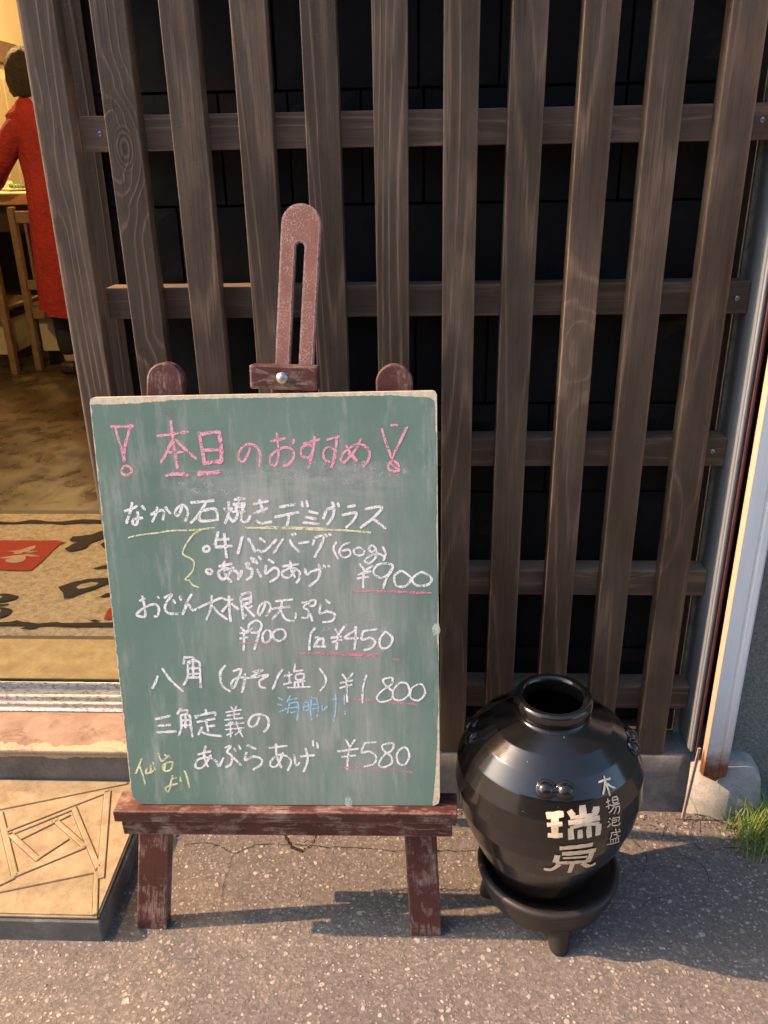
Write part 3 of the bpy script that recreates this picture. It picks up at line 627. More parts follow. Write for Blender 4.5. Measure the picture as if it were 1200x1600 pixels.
def endblock():
    bm = bmesh.new(); y0, y1 = 1.3035, 1.46; pr = [(.5175,-.01),(.5175,.126)]
    for t in range(0, 7): a = PI/2*(1-t/6); pr.append((.612+.036*math.cos(a), .104+.024*math.sin(a)))
    pr += [(.652,.06),(.655,-.01)]
    nY = 6; rows = []
    for j in range(nY+1):
        t = j/nY; y = y0+(y1-y0)*t; sh = .006 if j == 0 else 0
        rows.append([bm.verts.new(Vector((x-(.0 if x < .55 else sh)+.002*noise.noise(Vector((x*30,y*30,z*30))), y-(.030*max(0,(x-.5175)/.13) if j < 2 else 0), z-sh*(z > .05)+.004*noise.noise(Vector((x*22,y*18,1)))*(z>.05)))-bl.location) for x, z in pr])
    for a, b in zip(rows, rows[1:]):
        for i in range(len(pr)-1): bm.faces.new((a[i], a[i+1], b[i+1], b[i]))
    bm.faces.new(rows[0]); bm.faces.new(rows[-1])
    return bm_obj('block_body', bm, M_block, bl, True)
endblock()
jb = box('door_jamb', -.5575, -.497, 1.386, 1.56, .137, 2.6, M_postwood); tag(jb, 'dark wooden jamb behind the leftmost lattice slat', 'door jamb')
post = box('backing_post', .462, .5015, 1.386, 1.44, .137, 2.6, M_postwood); tag(post, 'dark reddish wooden post behind the right edge of the lattice', 'post')
cs = box('cement_strip', .5025, .5145, 1.375, 1.44, .135, 2.6, M_speck); tag(cs, 'narrow rough speckled cement strip beside the aluminium channel', 'wall strip')
al = empty('aluminium_channel', (.51, 1.33, .15)); tag(al, 'upright grey-blue aluminium channel between the lattice and the pale downpipe', 'channel')
al_me = box('channel_body', .5085, .5235, 1.300, 1.372, .155, 2.6, M_alu, al, .0015, 2)
box('channel_lip', .5105, .5145, 1.294, 1.2998, .155, 2.6, M_alu, al, .0008)
box('channel_lip', .5190, .5232, 1.292, 1.2998, .155, 2.6, M_maroon, al, .0008)
box('channel_seal', .5240, .5300, 1.305, 1.372, .155, 2.6, M_maroon, al)
thin = box('pink_bar', .4985, .5035, 1.272, 1.276, 0, .17, M_pinkbar); thin.rotation_euler = (.0, .06, 0); thin.location = (.5165, 1.283, .088)
tag(thin, 'thin faded pink metal bar reaching the ground under the channel', 'metal bar')
dp = empty('downpipe', (.553, 1.285, .115)); tag(dp, 'pale blue square steel downpipe with rusty bottom at the right of the lattice', 'downpipe')
def pipe():
    bm = bmesh.new(); x0, x1, y0, y1 = -.0215, .0255, -.010, .006
    prof = [(x0,y1),(x0,y0+.003),(x0+.002,y0),(x0+.026,y0),(x0+.0285,y0+.0012),(x0+.031,y0+.0012),(x0+.0335,y0),(x1-.004,y0),(x1,y0+.004),(x1,y1)]
    zs = [0,.004,.05,.2,1,2.5]
    rows = []
    for zi, z in enumerate(zs):
        row = []
        for x, y in prof:
            dz = 0
            if zi == 0: dz = -.013*max(0, 1-abs(x-.005)/.016) + .004*noise.noise(Vector((x*200, y*100, 0)))
            row.append(bm.verts.new((x, y, z+dz)))
        rows.append(row)
    n = len(prof)
    for a, b in zip(rows, rows[1:]):
        for i in range(n-1): bm.faces.new((a[i], a[i+1], b[i+1], b[i]))
        bm.faces.new((a[n-1], a[0], b[0], b[n-1]))
    bm.faces.new(rows[-1])
    return bm_obj('pipe_body', bm, M_pipe, dp)
pipe()
gw = box('neighbour_wall', .590, 12, 1.335, 1.50, .0, 6, M_stucco); tag(gw, 'dark green rough stucco wall of the neighbouring building', 'wall')
# grass tuft
def grass():
    v = []; f = []; R = random.Random(11)
    for i in range(520):
        cx, cy = R.gauss(.655, .038), R.gauss(1.235, .030)
        if cy > 1.31: cy = 1.30
        if cy < 1.17: continue
        if cx < .66 and cy > 1.27: cy = 1.262
        h = R.uniform(.03, .12)*(1.1 if cx > .65 else .7); an = R.uniform(0, 2*PI); ln = R.uniform(.15, .95)*h; wd = R.uniform(.0006, .0014)
        dx, dy = math.cos(an), math.sin(an); k = len(v)
        for t in (0, .35, .7, 1):
            x = cx+dx*ln*t*t; y = cy+dy*ln*t*t; z = h*(t-.28*t*t*(ln/h)); ww = wd*(1-t*.85)
            v += [(x-dy*ww, y+dx*ww, z), (x+dy*ww, y-dx*ww, z)]
        f += [(k, k+1, k+3, k+2), (k+2, k+3, k+5, k+4), (k+4, k+5, k+7, k+6)]
    o = mesh_from('grass', v, f, M_grass); tag(o, 'tuft of green grass growing at the foot of the green wall', 'grass', kind='stuff')
    v = []; f = []
    for i in range(40):
        cx, cy = R.gauss(.635, .02), R.gauss(1.245, .018); h = R.uniform(.02, .06); an = R.uniform(0, 2*PI); k = len(v)
        for t in (0, .5, 1):
            x = cx+math.cos(an)*h*.8*t; y = cy+math.sin(an)*h*.8*t; z = h*t*(1-.3*t)
            v += [(x-.0006, y, z), (x+.0006, y, z)]
        f += [(k,k+1,k+3,k+2), (k+2,k+3,k+5,k+4)]
    o = mesh_from('dry_grass', v, f, M_dry); tag(o, 'dry straw-coloured stems at the edge of the grass tuft', 'dry grass', kind='stuff')
grass()
# loose grit and chips of stone on the asphalt
def chips():
    R = random.Random(3); v = []; f = []
    for i in range(420):
        x = R.uniform(-1.0, .9); y = R.uniform(.55, 1.29)
        if x < -.50 and y > .96: continue
        r = R.choice((.0008,.001,.0013,.0018,.0024)); k = len(v)
        for j in range(5):
            a = 2*PI*j/5+R.random(); v.append((x+r*math.cos(a)*R.uniform(.7,1.4), y+r*math.sin(a)*R.uniform(.6,1.2), .001))
        v.append((x+R.uniform(-.3,.3)*r, y, .001+r*.9))
        for j in range(5): f.append((k+j, k+(j+1)%5, k+5))
    o = mesh_from('loose_grit', v, f, M_chip); tag(o, 'pale loose grit scattered over the asphalt', kind='stuff')
M_chip = simple('pale_stone_chip', (.42,.38,.33), .8, .3, 400)
chips()
def crumbs():
    R = random.Random(21); v = []; f = []
    for i in range(900):
        x = R.uniform(-.50, .70); y = 1.300-abs(R.gauss(0, .028)); r = R.uniform(.0006, .0020)
        if x > .52: y -= .03*(x-.5175)/.13
        k = len(v); an = R.random()*3
        for j in range(4): a = an+PI/2*j; v.append((x+r*math.cos(a)*(1.8 if j%2 else .7), y+r*math.sin(a)*(1.8 if j%2 else .7), .0008))
        v.append((x, y, .0008+r*.8))
        for j in range(4): f.append((k+j, k+(j+1)%4, k+4))
    o = mesh_from('dirt_crumbs', v, f, M_dirt); tag(o, 'brown dirt crumbs gathered along the foot of the curb', kind='stuff')
M_dirt = simple('brown_dirt', (.10,.065,.038), .95, .6, 300)
crumbs()
# ------------------------------------------------------------------ buildings across the street (seen only in the jar's glaze)
ob = empty('house_opposite', (0, -7.5, 0)); tag(ob, 'pale rendered two-storey house across the street behind the viewer', 'building')
box('wall', -7, 9, -12, -7.5, 0, 4.6, M_facade, ob)
box('roof', -7.3, 9.3, -12.3, -7.2, 4.6, 4.85, M_frame, ob)
for i in range(5):
    for z in (1.0, 3.0):
        x = -5.5+i*3; wf = box('window', x, x+1.4, -7.52, -7.46, z, z+1.2, M_frame, ob, .01)
        g = box('pane', x+.06, x+1.34, -7.465, -7.455, z+.06, z+1.14, M_glass); g.parent = wf; g.location = (0, .035, 0)
# ================================================================== INTERIOR
rug = empty('door_mat', (-1.2, 2.08, .135)); tag(rug, 'tan pile doormat with black brush lettering and a red square inside the entrance', 'doormat')
def rugsheet():
    bm = bmesh.new(); x0, x1, y0, y1 = -2.3, -.62, 1.715, 2.470; nx, ny = 120, 50
    V = [[None]*(ny+1) for _ in range(nx+1)]
    for i in range(nx+1):
        for j in range(ny+1):
            x = x0+(x1-x0)*i/nx; y = y0+(y1-y0)*j/ny
            z = .0095+.0016*noise.noise(Vector((x*40,y*40,0)))
            if j == 0: y += .004*noise.noise(Vector((x*60,0,0))); z = .003
            if j == ny: y += .006*noise.noise(Vector((x*50,0,4))); z = .003
            if i in (0, nx): z = .003
            V[i][j] = bm.verts.new((x+1.2, y-2.08, z))
    for i in range(nx):
        for j in range(ny): bm.faces.new((V[i][j], V[i+1][j], V[i+1][j+1], V[i][j+1]))
    return bm_obj('pile', bm, M_rug, rug, True)
rugsheet()
box('edging', -2.33, -.60, 1.682, 2.50, .1355, .1385, M_rugedge, rug)
def rugpatch(name, pts, mat, z=.1472, lab=None):
    P = []
    for a, b in zip(pts, pts[1:]+pts[:1]):
        L = math.hypot(b[0]-a[0], b[1]-a[1]); k = max(1, int(L/.012))
        for q in range(k):
            x = a[0]+(b[0]-a[0])*q/k; y = a[1]+(b[1]-a[1])*q/k
            P.append(Vector((x+.0035*noise.noise(Vector((x*110,y*110,1))), y+.0035*noise.noise(Vector((x*110,y*110,7))))))
    bm = bmesh.new(); vs = [bm.verts.new((p.x+1.2, p.y-2.08, z-.135)) for p in P]
    f = bm.faces.new(vs); bmesh.ops.triangulate(bm, faces=[f]); r = bmesh.ops.extrude_face_region(bm, geom=bm.faces[:])
    for g in r['geom']:
        if isinstance(g, bmesh.types.BMVert): g.co.z += .0008
    return bm_obj(name, bm, mat, rug)
for nm, mt, pts in RUG: rugpatch(nm, pts, {'k': M_rugblack, 'r': M_rugred, 'c': M_rug if nm == 'brush_gap' else M_rugcream}[mt], .1472+(.0016 if mt == 'c' else 0))
# left display wall running away from the door
dw = empty('tiled_side_wall', (-3.0, 6.5, .135)); tag(dw, 'warmly lit side wall with beige tiles and a brown rail inside the shop', 'wall')
DX = -2.72
box('wall_body', DX-.1, DX, 4.9, 9.19, .136, 2.95, M_plaster, dw)
box('wall_rail', DX, DX+.03, 4.9, 9.19, 1.80, 1.93, M_inwood, dw, .004)
for j in range(8):
    for k in range(4):
        y = 4.95+j*.5; z = .16+k*.39+.0
        t_ = box('wall_tile', DX+.001, DX+.012, y, y+.49, z, z+.38, M_tilewall, dw, .002)
for k, (y0, z0, z1) in enumerate(((5.55,1.36,1.62),(5.55,1.12,1.34))):
    fr = box('wall_frame', DX+.0125, DX+.035, y0-.9, y0+.03, z0, z1, M_darkwood, dw, .004)
    pn = box('framed_sheet', 0, .004, 0, .86, 0, z1-z0-.05, M_paper); pn.parent = fr; pn.location = (.0135, -.01, 0)
# table
tb = empty('long_table', (-2.45, 4.9, .135)); tag(tb, 'honey-coloured wooden table with plates behind the chairs', 'table')
box('table_top', -3.2, -2.02, 4.62, 5.55, 1.000, 1.058, M_tablewood, tb, .004)
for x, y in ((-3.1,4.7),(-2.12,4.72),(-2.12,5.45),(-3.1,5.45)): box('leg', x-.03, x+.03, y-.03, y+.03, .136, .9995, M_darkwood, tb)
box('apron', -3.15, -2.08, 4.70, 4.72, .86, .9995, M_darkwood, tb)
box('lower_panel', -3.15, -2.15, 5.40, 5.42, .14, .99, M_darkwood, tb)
pl = empty('plate', (-2.28, 4.95, 1.059)); tag(pl, 'white plate of salad on a cream sheet on the long table', 'plate')
bm = bmesh.new(); lathe(bm, [(.0,.004),(.05,.004),(.085,.014),(.09,.017),(.085,.012),(.045,.0),(0,.0)], 32); bm_obj('dish', bm, M_plate, pl, True)
bm = bmesh.new()
for i in range(26):
    r = .055*random.random()**.5; a = random.random()*2*PI
    bmesh.ops.create_icosphere(bm, subdivisions=1, radius=random.uniform(.008,.016), matrix=Matrix.Translation((r*math.cos(a), r*math.sin(a), .018+random.random()*.012)))
bm_obj('salad', bm, M_green, pl)
ps = box('table_sheet', -2.75, -2.06, 4.66, 5.3, 1.0582, 1.0588, M_paper); tag(ps, 'cream paper sheet spread over the long table', 'paper sheet')
tw = empty('folded_towels', (-2.52, 5.05, 1.059)); tag(tw, 'stack of cream folded towels at the left end of the table', 'towels')
for k in range(4):
    bm = bmesh.new(); add_box(bm, -.14, .14, -.09, .09, k*.068, k*.068+.064, .028, 4); bm_obj('towel', bm, M_paper, tw, True)
# chairs
def chair(x, y, label):
    c = empty('dining_chair', (x, y, .135)); tag(c, label, 'chair', 'dining chairs by the long table')
    def b(nm, *a, m=M_chairwood, bev=.003): o = box(nm, *a, m, None, bev); o.parent = c; return o
    for sx in (-.19, .19):
        b('leg', sx-.017, sx+.017, -.02, .02, 0, .86); b('leg', sx-.017, sx+.017, .38, .41, 0, .30)
    b('top_rail', -.172, .172, -.012, .012, .78, .84); b('lower_rail', -.172, .172, -.012, .012, .44, .49)
    for i in range(6): x_ = -.13+i*.052; b('slat', x_-.006, x_+.006, -.007, .007, .4905, .7795)
    b('apron', -.172, .172, -.012, .012, .285, .345); b('seat', -.20, .20, .022, .43, .335, .365, bev=.008)
    b('seat_box', -.165, .165, .03, .36, .10, .284, m=M_palebox); return c
chair(-2.42, 4.43, 'brown slatted wooden chair at the left edge of the doorway view')
chair(-1.945, 4.52, 'brown slatted wooden chair with its back beside the red tunic')
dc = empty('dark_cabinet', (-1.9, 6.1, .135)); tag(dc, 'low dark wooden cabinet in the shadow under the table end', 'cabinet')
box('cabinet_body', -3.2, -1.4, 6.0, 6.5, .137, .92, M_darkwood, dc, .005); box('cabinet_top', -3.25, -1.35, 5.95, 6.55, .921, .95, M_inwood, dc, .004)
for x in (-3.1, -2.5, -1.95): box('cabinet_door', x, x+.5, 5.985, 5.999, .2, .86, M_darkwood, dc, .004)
# person in red tunic
def skin_mesh(name, verts, edges, radii, mat, parent, sub=2, root=0):
    me = bpy.data.meshes.new(name); me.from_pydata(verts, edges, []); me.update(); o = bpy.data.objects.new(name, me); link(o, parent)
    m = o.modifiers.new('skin', 'SKIN')
    if not me.skin_vertices: 
        bm_ = bmesh.new(); bm_.from_mesh(me); bm_.verts.layers.skin.verify(); bm_.to_mesh(me); bm_.free()
    sk = me.skin_vertices[0].data
    for i, r in enumerate(radii): sk[i].radius = r if isinstance(r, tuple) else (r, r)
    sk[root].use_root = True; m.use_smooth_shade = True
    s = o.modifiers.new('sub', 'SUBSURF'); s.levels = sub; s.render_levels = sub
    me.materials.append(mat); return o
def person():
    P = empty('person', (-1.83, 4.42, .135)); tag(P, 'person with short brown hair in a long red tunic reaching over the table', 'person')
    V = [(.0,.02,.78),(.0,.02,1.0),(-.01,.02,1.2),(-.045,.03,1.31),(-.07,.05,1.385),(-.10,.06,1.46),(-.10,.055,1.53),
         (-.16,0,1.235),(-.255,-.02,1.10),(-.36,.10,.985),(-.45,.22,.945),
         (.12,.06,1.24),(.18,.10,1.02),(.12,.30,.95),(.04,.42,.94),
         (-.08,.02,.72),(-.09,.02,.40),(-.09,.03,.07),(-.10,.14,.035),
         (.08,.04,.72),(.09,.05,.40),(.09,.05,.07),(.08,.17,.035)]
    E = [(0,1),(1,2),(2,3),(3,4),(4,5),(5,6),(3,7),(7,8),(8,9),(9,10),(3,11),(11,12),(12,13),(13,14),(0,15),(15,16),(16,17),(17,18),(0,19),(19,20),(20,21),(21,22)]
    Rr = [.10,.10,.10,.052,.045,.070,.078,.055,.042,.032,.022,.055,.042,.032,.022,.08,.055,.035,.032,.08,.055,.035,.032]
    skin_mesh('body', V, E, Rr, M_skin, P)
    for (hx, hy, hz, s) in ((-.45,.22,.945,-1), (.04,.42,.94,1)):
        for k in range(5):
            a = (-.5+.25*k) if k < 4 else 1.0; L = (.055,.062,.058,.046,.045)[k]
            dxy = Vector((-.65*1+.0, .75, 0)).normalized() if s < 0 else Vector((-.3,.95,0)).normalized()
            sd = Vector((-dxy.y, dxy.x, 0)); d1 = (dxy*math.cos(a*.5)+sd*math.sin(a*.9)).normalized()
            b0 = Vector((hx,hy,hz))+dxy*.02+sd*(.012*(k-1.5) if k < 4 else .02)
            skin_mesh('finger', [tuple(b0), tuple(b0+d1*L*.5+Vector((0,0,.002))), tuple(b0+d1*L+Vector((0,0,-.010)))], [(0,1),(1,2)], [.0095,.0085,.007], M_skin, P, 1)
    # trousers
    skin_mesh('trousers', [(0,.02,.74),(-.085,.02,.66),(-.09,.02,.40),(-.09,.03,.09),(.085,.04,.66),(.09,.05,.40),(.09,.05,.09)], [(0,1),(1,2),(2,3),(0,4),(4,5),(5,6)], [.08,.075,.065,.055,.075,.065,.055], M_trouser, P)
    for sx, sy in ((-.095,.09),(.085,.11)):
        bm = bmesh.new(); add_box(bm, sx-.045, sx+.045, sy-.11, sy+.13, 0, .07, .025, 3); bm_obj('shoe', bm, M_darkwood, P, True)
    # tunic body: lofted folds
    bm = bmesh.new(); n = 72; rings = []
    lev = [(.335,.0,.03,.185,.16,1.5),(.40,.0,.03,.182,.155,1.5),(.55,.0,.03,.175,.15,1.4),(.72,-.0,.03,.17,.14,1.2),(.88,-.0,.03,.162,.13,.9),(1.0,-.005,.03,.158,.12,.6),(1.12,-.015,.03,.165,.115,.3),(1.22,-.03,.035,.17,.11,.12),(1.285,-.05,.04,.165,.105,.05),(1.330,-.06,.045,.115,.080,0),(1.352,-.070,.05,.080,.072,0),(1.366,-.075,.052,.060,.058,0)]
    for z, cx, cy, rx, ry, fo in lev:
        ring = []
        for i in range(n):
            a = 2*PI*i/n; k = 1+fo*(.06*math.sin(9*a+1.3)+.035*math.sin(17*a+.4))
            dz = .03*math.sin(a*1.0-1.0) if z < .36 else 0
            ring.append(bm.verts.new((cx+rx*k*math.cos(a), cy+ry*k*math.sin(a), z+dz)))
        rings.append(ring)
    for a, b in zip(rings, rings[1:]):
        for i in range(n): bm.faces.new((a[i], a[(i+1)%n], b[(i+1)%n], b[i]))
    bm_obj('tunic', bm, M_red, P, True)
    skin_mesh('sleeve', [(-.07,.03,1.255),(-.155,.0,1.225),(-.215,-.01,1.14),(-.27,.0,1.07),(-.36,.10,.985),(-.41,.165,.962)], [(0,1),(1,2),(2,3),(3,4),(4,5)], [.085,.078,.068,.062,.050,.046], M_red, P)
    skin_mesh('sleeve', [(.04,.04,1.255),(.13,.06,1.225),(.19,.10,1.03),(.14,.27,.957)], [(0,1),(1,2),(2,3)], [.085,.075,.058,.045], M_red, P)
    # head, hair, face
    hc = Vector((-.10,.05,1.455)); fd = Vector((-.75,.66,0)).normalized(); sd = Vector((fd.y,-fd.x,0))
    bm = bmesh.new(); bmesh.ops.create_uvsphere(bm, u_segments=32, v_segments=20, radius=1)
    for v in bm.verts:
        p = v.co.copy(); taper = 1-.22*max(0,-p.z); f_ = p.y
        x = p.x*.073*taper; y = p.y*.09*taper; z = p.z*.112
        if f_ > .8 and abs(p.x) < .22 and -.25 < p.z < .15: y += .014*(1-abs(p.x)/.22)
        v.co = hc + sd*x + fd*y + Vector((0,0,z))
    bm_obj('head', bm, M_skin, P, True)
    for s in (-1, 1):
        bm = bmesh.new(); bmesh.ops.create_uvsphere(bm, u_segments=12, v_segments=8, radius=1)
        for v in bm.verts: v.co = hc + sd*(s*.075+v.co.x*.008) + fd*(-.005+v.co.y*.017) + Vector((0,0,-.012+v.co.z*.030))
        bm_obj('ear', bm, M_skin, P, True)
        bm = bmesh.new(); bmesh.ops.create_uvsphere(bm, u_segments=10, v_segments=8, radius=.009, matrix=Matrix.Translation(hc+fd*.079+sd*s*.028+Vector((0,0,.008)))); bm_obj('eye', bm, M_plate, P, True)
    bm = bmesh.new(); bmesh.ops.create_uvsphere(bm, u_segments=12, v_segments=6, radius=1)
    for v in bm.verts: v.co = hc + sd*v.co.x*.024 + fd*(.076+v.co.y*.006) + Vector((0,0,-.052+v.co.z*.006))
    bm_obj('mouth', bm, M_red, P, True)
    bm = bmesh.new(); bmesh.ops.create_uvsphere(bm, u_segments=48, v_segments=32, radius=1)
    kill = []
    for v in bm.verts:
        p = v.co.copy()
        if (p.y > .35 and p.z < .45) or p.z < -.72: kill.append(v)
        k = 1+.05*noise.noise(Vector((p.x*9, p.y*9, p.z*2.5)))+.03*noise.noise(Vector((p.x*25,p.y*25,p.z*5)))
        v.co = hc + Vector((0,0,.008)) + (sd*p.x*.090 + fd*(p.y*.108-.010) + Vector((0,0,p.z*.128-.008)))*k
    bmesh.ops.delete(bm, geom=kill, context='VERTS'); bm_obj('hair', bm, M_hair, P, True)
    return P
person()
# pendant lamps inside
def pendant(x, y, z, power, label):
    L = empty('pendant_lamp', (x, y, z)); tag(L, label, 'lamp', 'pendant lamps inside the shop')
    bm = bmesh.new(); lathe(bm, [(.02,.16),(.05,.15),(.14,.02),(.15,0),(.145,0),(.135,.02),(.045,.145),(.02,.15)], 32); bm_obj('shade', bm, M_inwood, L, True)
    bm = bmesh.new(); tube(bm, [(0,0,.15),(0,0,3.0-z)], .003, 6); bm_obj('cord', bm, M_dark, L)
    e = NT('warm_bulb'); e.done((.9,.7,.4), .5, **{'Emission Color': (1,.62,.24), 'Emission Strength': 12.})
    bm = bmesh.new(); bmesh.ops.create_uvsphere(bm, u_segments=16, v_segments=12, radius=.035, matrix=Matrix.Translation((0,0,.04))); bm_obj('bulb', bm, e.m, L, True)
    ld = bpy.data.lights.new('bulb_light', 'POINT'); ld.energy = power; ld.color = (1,.68,.30); ld.shadow_soft_size = .06
    lo = bpy.data.objects.new('bulb_light', ld); link(lo, L); lo.location = (0,0,-.03)
pendant(-1.45, 2.3, 2.35, 50, 'pendant lamp over the doormat')
pendant(-2.3, 5.0, 2.3, 58, 'pendant lamp over the long table')
pendant(-1.2, 7.2, 2.3, 30, 'pendant lamp at the back of the shop')
# ================================================================== EASEL
LEAN = math.radians(9)
ez_ = empty('easel', (-.21, 1.004, 0)); tag(ez_, 'worn red-brown wooden easel holding the green menu board', 'easel')
YA = lambda z: 1.004+z*math.tan(LEAN)
def plank(name, x0, z0, x1, z1, wd, th, mat, round_top=True, off=0, bev=.0025):
    """plank lying in the leaning plane from (x0,z0) to (x1,z1); z measured vertically"""
    a = Vector((x0, YA(z0), z0)); b = Vector((x1, YA(z1), z1)); L = (b-a).length; up = (b-a).normalized()
    nrm = Vector((0, math.cos(LEAN), -math.sin(LEAN))); rt_ = nrm.cross(up).normalized()*-1
    if rt_.x < 0: rt_ = -rt_
    poly = [(-wd/2, 0), (wd/2, 0)]
    if round_top:
        poly += [(wd/2*math.cos(t), L-wd*.5+wd*.5*math.sin(t)) for t in [PI*i/14 for i in range(15)]]
    else: poly += [(wd/2, L), (-wd/2, L)]
    o = prism(name, poly, th, mat, None, bev, 2)
    m = Matrix((rt_, rt_.cross(up)*-1, up)).transposed()
    if m.determinant() < 0: m = Matrix((rt_, rt_.cross(up), up)).transposed()
    y_ax = m.col[1]
    if y_ax.y < 0: m.col[1] = -y_ax
    mw = m.to_4x4(); mw.translation = a + nrm*off
    o.parent = ez_; o.matrix_parent_inverse = Matrix.Identity(4); o.matrix_local = Matrix.Translation(-ez_.location) @ mw
    return o
plank('leg', -.4560, .0, -.3625, .938, .0520, .024, M_paintZ)
plank('leg', .0095, .0, -.0395, .934, .0520, .024, M_paintZ)
# tray
tilt = math.radians(.8)
def traypart(name, x0, x1, y0, y1, z0, z1, mat=M_paintX, bev=.002):
    c = Vector(((x0+x1)/2, (y0+y1)/2, (z0+z1)/2)); bm = bmesh.new(); add_box(bm, x0-c.x, x1-c.x, y0-c.y, y1-c.y, z0-c.z, z1-c.z, bev, 2)
    o = bm_obj(name, bm, mat, ez_); o.location = c + Vector((0, 0, (c.x+.2)*math.tan(tilt))) - ez_.location; o.rotation_euler.y = -tilt; return o
traypart('ledge', -.484, .057, .999, 1.046, .2445, .2655)
traypart('ledge_batten', -.4745, .0495, 1.003, 1.028, .2150, .2442)
traypart('cross_bar', -.438, -.012, 1.068, 1.092, .212, .242)
# mast with slot
def mast():
    x0, z0, x1, z1 = -.200, .70, -.1608, 1.146
    a = Vector((x0, YA(z0), z0)); b = Vector((x1, YA(z1), z1)); L = (b-a).length; up = (b-a).normalized()
    nrm = Vector((0, math.cos(LEAN), -math.sin(LEAN))); rt_ = Vector((1,0,0)); rt_ = (rt_-up*rt_.dot(up)).normalized()
    W = .0545; s = .0062; st = L-.057
    bm = bmesh.new()
    def arc(r, cz, n, a0, a1): return [(r*math.cos(a0+(a1-a0)*i/n), cz+r*math.sin(a0+(a1-a0)*i/n)) for i in range(n+1)]
    n = 16
    outer = [(W/2, 0)] + arc(W/2, L-W/2, n, 0, PI) + [(-W/2, 0)]
    inner = [(s, 0)] + arc(s, st, n, 0, PI) + [(-s, 0)]
    vo = [bm.verts.new((x, 0, z)) for x, z in outer]; vi = [bm.verts.new((x, 0, z)) for x, z in inner]
    for i in range(len(outer)-1): bm.faces.new((vo[i], vo[i+1], vi[i+1], vi[i]))
    r = bmesh.ops.extrude_face_region(bm, geom=bm.faces[:])
    for g in r['geom']:
        if isinstance(g, bmesh.types.BMVert): g.co.y += .016
    sharp = [e for e in bm.edges if len(e.link_faces) == 2 and e.calc_face_angle(0) > .8]
    bmesh.ops.bevel(bm, geom=sharp, offset=.0018, segments=2, affect='EDGES')
    o = bm_obj('mast', bm, M_mast, ez_)
    m = Matrix((rt_, nrm, up)).transposed().to_4x4(); m.translation = a + nrm*.004
    o.matrix_local = Matrix.Translation(-ez_.location) @ m; return o
mast()
def clamp():
    x0, z0 = -.2385, .9065; 
    poly = [(0,0),(.0945,-.003),(.0945,.031),(0,.0335)]
    o = prism('clamp_block', poly, .030, M_paintX, None, .003, 2)
    o.parent = ez_; o.matrix_parent_inverse = Matrix.Identity(4)
    o.location = Vector((x0, YA(.9065)-.022, z0)) - ez_.location; o.rotation_euler = (-LEAN, math.radians(.5), 0)
    bm = bmesh.new(); bmesh.ops.create_uvsphere(bm, u_segments=20, v_segments=12, radius=.0068)
    for v in bm.verts: v.co.y *= .6
    b = bm_obj('bolt', bm, M_chrome, o, True); b.location = (.0455, -.001, .0150)
    bm = bmesh.new(); bmesh.ops.create_cone(bm, cap_ends=True, segments=20, radius1=.0082, radius2=.0076, depth=.002)
    bmesh.ops.rotate(bm, verts=bm.verts, cent=(0,0,0), matrix=Matrix.Rotation(PI/2, 3, 'X')); wv = bm_obj('washer', bm, M_zinc, o, True); wv.location = (.0455, -.001, .0150)
clamp()
# hidden prop leg to the wall
def prop():
    bm = bmesh.new(); a = Vector((-.20, 1.190, .90)); b = Vector((-.20, 1.285, .002)); 
    add_box(bm, -.02, .02, -.010, .010, 0, (a-b).length, .002)
    o = bm_obj('rear_leg', bm, M_paintZ, ez_); o.location = b-ez_.location; o.rotation_euler = Vector((a-b)).to_track_quat('Z', 'Y').to_euler()
prop()
# chain
def chain():
    pts = []
    x0, y0, z0 = -.2285, 1.075, .205; x1, y1, z1 = -.170, 1.10, .205
    A_ = [Vector((x0,y0,z0)), Vector((-.2300,1.082,.135)), Vector((-.2215,1.09,.103)), Vector((-.2065,1.095,.0905)), Vector((-.1895,1.097,.102)), Vector((-.1790,1.10,.130)), Vector((x1,y1,z1))]
    path = []
    for i in range(len(A_)-1):
        for k in range(10): path.append(A_[i].lerp(A_[i+1], k/10))
    bm = bmesh.new(); acc = 0; last = path[0]; cnt = 0
    for p, q in zip(path, path[1:]):
        acc += (q-p).length
        if acc > .0052:
            acc = 0; t = (q-p).normalized(); u = t.cross(Vector((0,1,0))).normalized(); v = t.cross(u)
            if cnt % 2: u, v = v, u
            cnt += 1; n = 10; m = 5; rings = []
            for i in range(n):
                a = 2*PI*i/n; c = q + t*math.cos(a)*.0045 + u*math.sin(a)*.0028; d_ = (t*math.cos(a)+u*math.sin(a)).normalized()
                rings.append([bm.verts.new(c + .0010*(math.cos(2*PI*j/m)*d_ + math.sin(2*PI*j/m)*v)) for j in range(m)])
            for i in range(n):
                for j in range(m): bm.faces.new((rings[i][j], rings[(i+1)%n][j], rings[(i+1)%n][(j+1)%m], rings[i][(j+1)%m]))
    o = bm_obj('chain', bm, M_chain, ez_, True); o.location = -ez_.location
chain()
